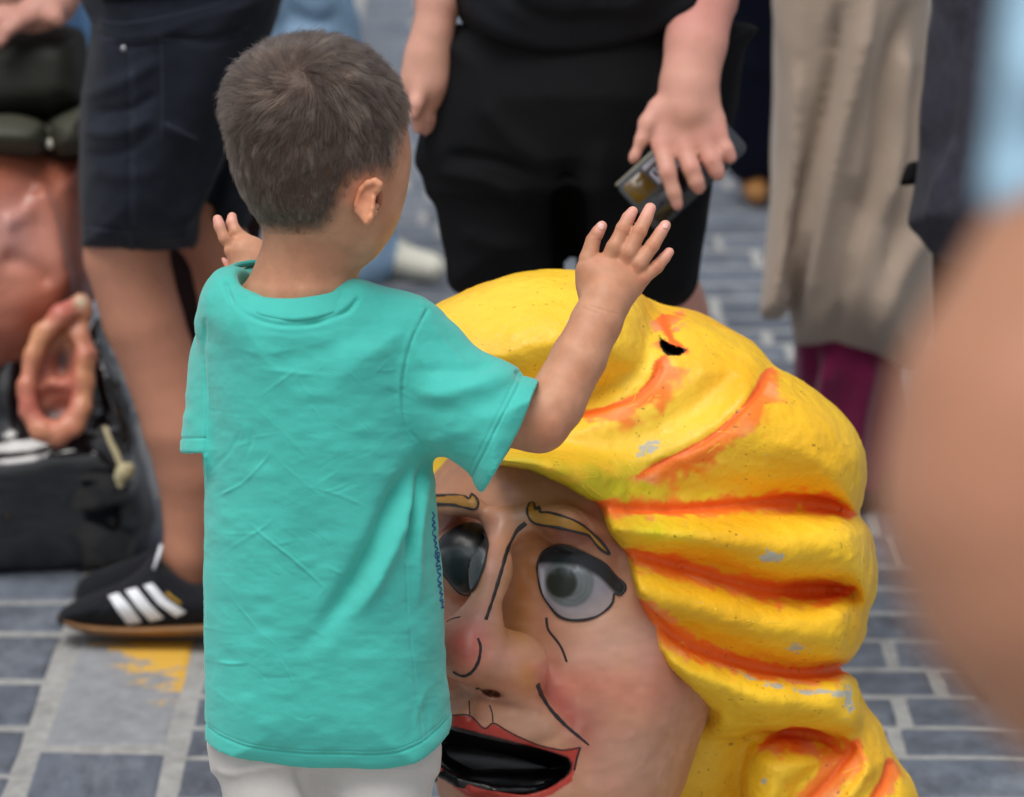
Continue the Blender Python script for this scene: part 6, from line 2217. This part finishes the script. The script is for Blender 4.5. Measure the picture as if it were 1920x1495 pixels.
# ear: a rolled rim round a hollow
M_EAR = mat('painted_ear', attr=True, rough=0.4, spec=0.5, bumps=((70, 0.3, 0.002),))
f = Field(0, 230, 520, 870, 5.0, 5.42, 0.0030)
ze = 5.20
f.chain([(150, 574, ze + 0.01, 20), (112, 590, ze, 20), (82, 622, ze - 0.005, 18), (60, 668, ze - 0.008, 17), (50, 722, ze - 0.01, 17), (55, 770, ze - 0.01, 18), (78, 806, ze - 0.01, 21), (108, 815, ze - 0.006, 22), (136, 798, ze, 20),
         (152, 764, ze + 0.004, 20), (156, 718, ze + 0.008, 21), (160, 668, ze + 0.01, 20), (150, 632, ze + 0.012, 17), (138, 622, ze + 0.014, 15)], k=0.008)
f.chain([(152, 566, ze + 0.012, 14), (160, 590, ze + 0.016, 12), (150, 620, ze + 0.016, 11)], k=0.008)
f.chain([(72, 728, ze + 0.012, 11), (100, 718, ze + 0.010, 10), (140, 722, ze + 0.010, 13)], k=0.008)
f.pillow([(60, 680), (90, 620), (140, 600), (156, 660), (150, 760), (120, 805), (80, 800), (58, 750)], ze + 0.030, 0.014, 0.07, R=0.02, k=0.014)
f.chain([(112, 690, ze + 0.010, 19), (122, 650, ze + 0.008, 15)], k=0.010, op='cut')
f.chain([(84, 778, ze + 0.008, 17), (114, 762, ze + 0.010, 17)], k=0.008, op='cut')
V, Q = f.mesh(2)
V = folds(V, Q, [], 0.0025, 40)
uv = px_of(V)
C = np.tile(srgb(200, 132, 104), (len(V), 1))
C = mix(C, srgb(186, 100, 90), np.clip(0.55 + 0.9 * vnoise(V, 22, 3), 0, 1) * 0.8)
C = mix(C, srgb(204, 148, 104), np.clip(vnoise(V, 30, 4) + 0.1, 0, 1))
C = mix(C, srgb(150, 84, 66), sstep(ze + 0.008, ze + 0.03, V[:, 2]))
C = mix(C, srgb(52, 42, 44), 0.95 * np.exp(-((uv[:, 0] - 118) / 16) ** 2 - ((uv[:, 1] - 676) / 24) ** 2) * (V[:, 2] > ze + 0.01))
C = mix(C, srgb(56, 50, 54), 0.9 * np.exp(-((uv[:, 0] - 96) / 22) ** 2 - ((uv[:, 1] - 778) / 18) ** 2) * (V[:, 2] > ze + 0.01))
C = mix(C, srgb(196, 188, 156), 0.9 * np.exp(-((uv[:, 0] - 152) / 12) ** 2 - ((uv[:, 1] - 566) / 14) ** 2))
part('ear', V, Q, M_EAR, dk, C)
# hat
f = Field(-420, 220, 20, 340, 4.98, 5.75, 0.0048)
f.pillow([(-320, 120), (-200, 60), (20, 44), (80, 42), (150, 52), (166, 90), (170, 160), (160, 200), (120, 222), (88, 232), (-320, 240)], 5.36, 0.14, 0.15, R=0.05, smooth=3)
V, Q = f.mesh(2)
hat = part('hat', folds(V, Q, [], 0.003, 12), Q, M_OLIVE, dk)
f = Field(-420, 220, 160, 330, 4.95, 5.75, 0.0048)
f.pillow([(-320, 215), (-60, 212), (0, 206), (46, 210), (80, 222), (92, 240), (90, 290), (40, 302), (-40, 300), (-320, 300)], 5.32, 0.16, 0.17, R=0.035, smooth=3)
f.pillow([(84, 236), (100, 212), (140, 196), (166, 190), (172, 230), (168, 280), (140, 296), (96, 294)], 5.33, 0.14, 0.15, R=0.03, k=0.004, smooth=3)
V, Q = f.mesh(2)
brim = part('brim', folds(V, Q, [], 0.002, 14), Q, M_OLIVE2, hat)
hb2 = bvh_of(V, Q)
a, n_ = drop(hb2, 96, 270, 0.002)
if a is not None:
    g = Field(80, 112, 255, 286, a[2] - 0.02, a[2] + 0.02, 0.0012)
    g.ell(a, (0.0055, 0.0075, 0.006))
    q = g.mesh(1)
    part('bead', q[0], q[1], M_CREAM, hat)
# knotted cord with a pale ball end
M_CORD = mat('pale_cord', srgb(186, 176, 138), rough=0.8, var=0.2, var_scale=90)
cp = [P(196, 800, 5.215), P(206, 828, 5.212), P(216, 846, 5.208), P(224, 866, 5.205), P(234, 886, 5.203)]
V_, F_ = tube(cp, [0.003, 0.004, 0.0045, 0.0045, 0.005], 8)
cord = link('cord', raw_mesh('cord', to_world(V_), F_), M_CORD, dk)
f = Field(200, 270, 850, 940, 5.15, 5.26, 0.0022)
f.ball(232, 886, 5.203, 17, k=0.004)
f.ball(243, 878, 5.203, 10, k=0.006)
f.ball(225, 898, 5.203, 10, k=0.006)
f.ball(226, 912, 5.203, 5, k=0.008)
V, Q = f.mesh(2)
part('knot', folds(V, Q, [], 0.0015, 90), Q, M_CORD, cord)
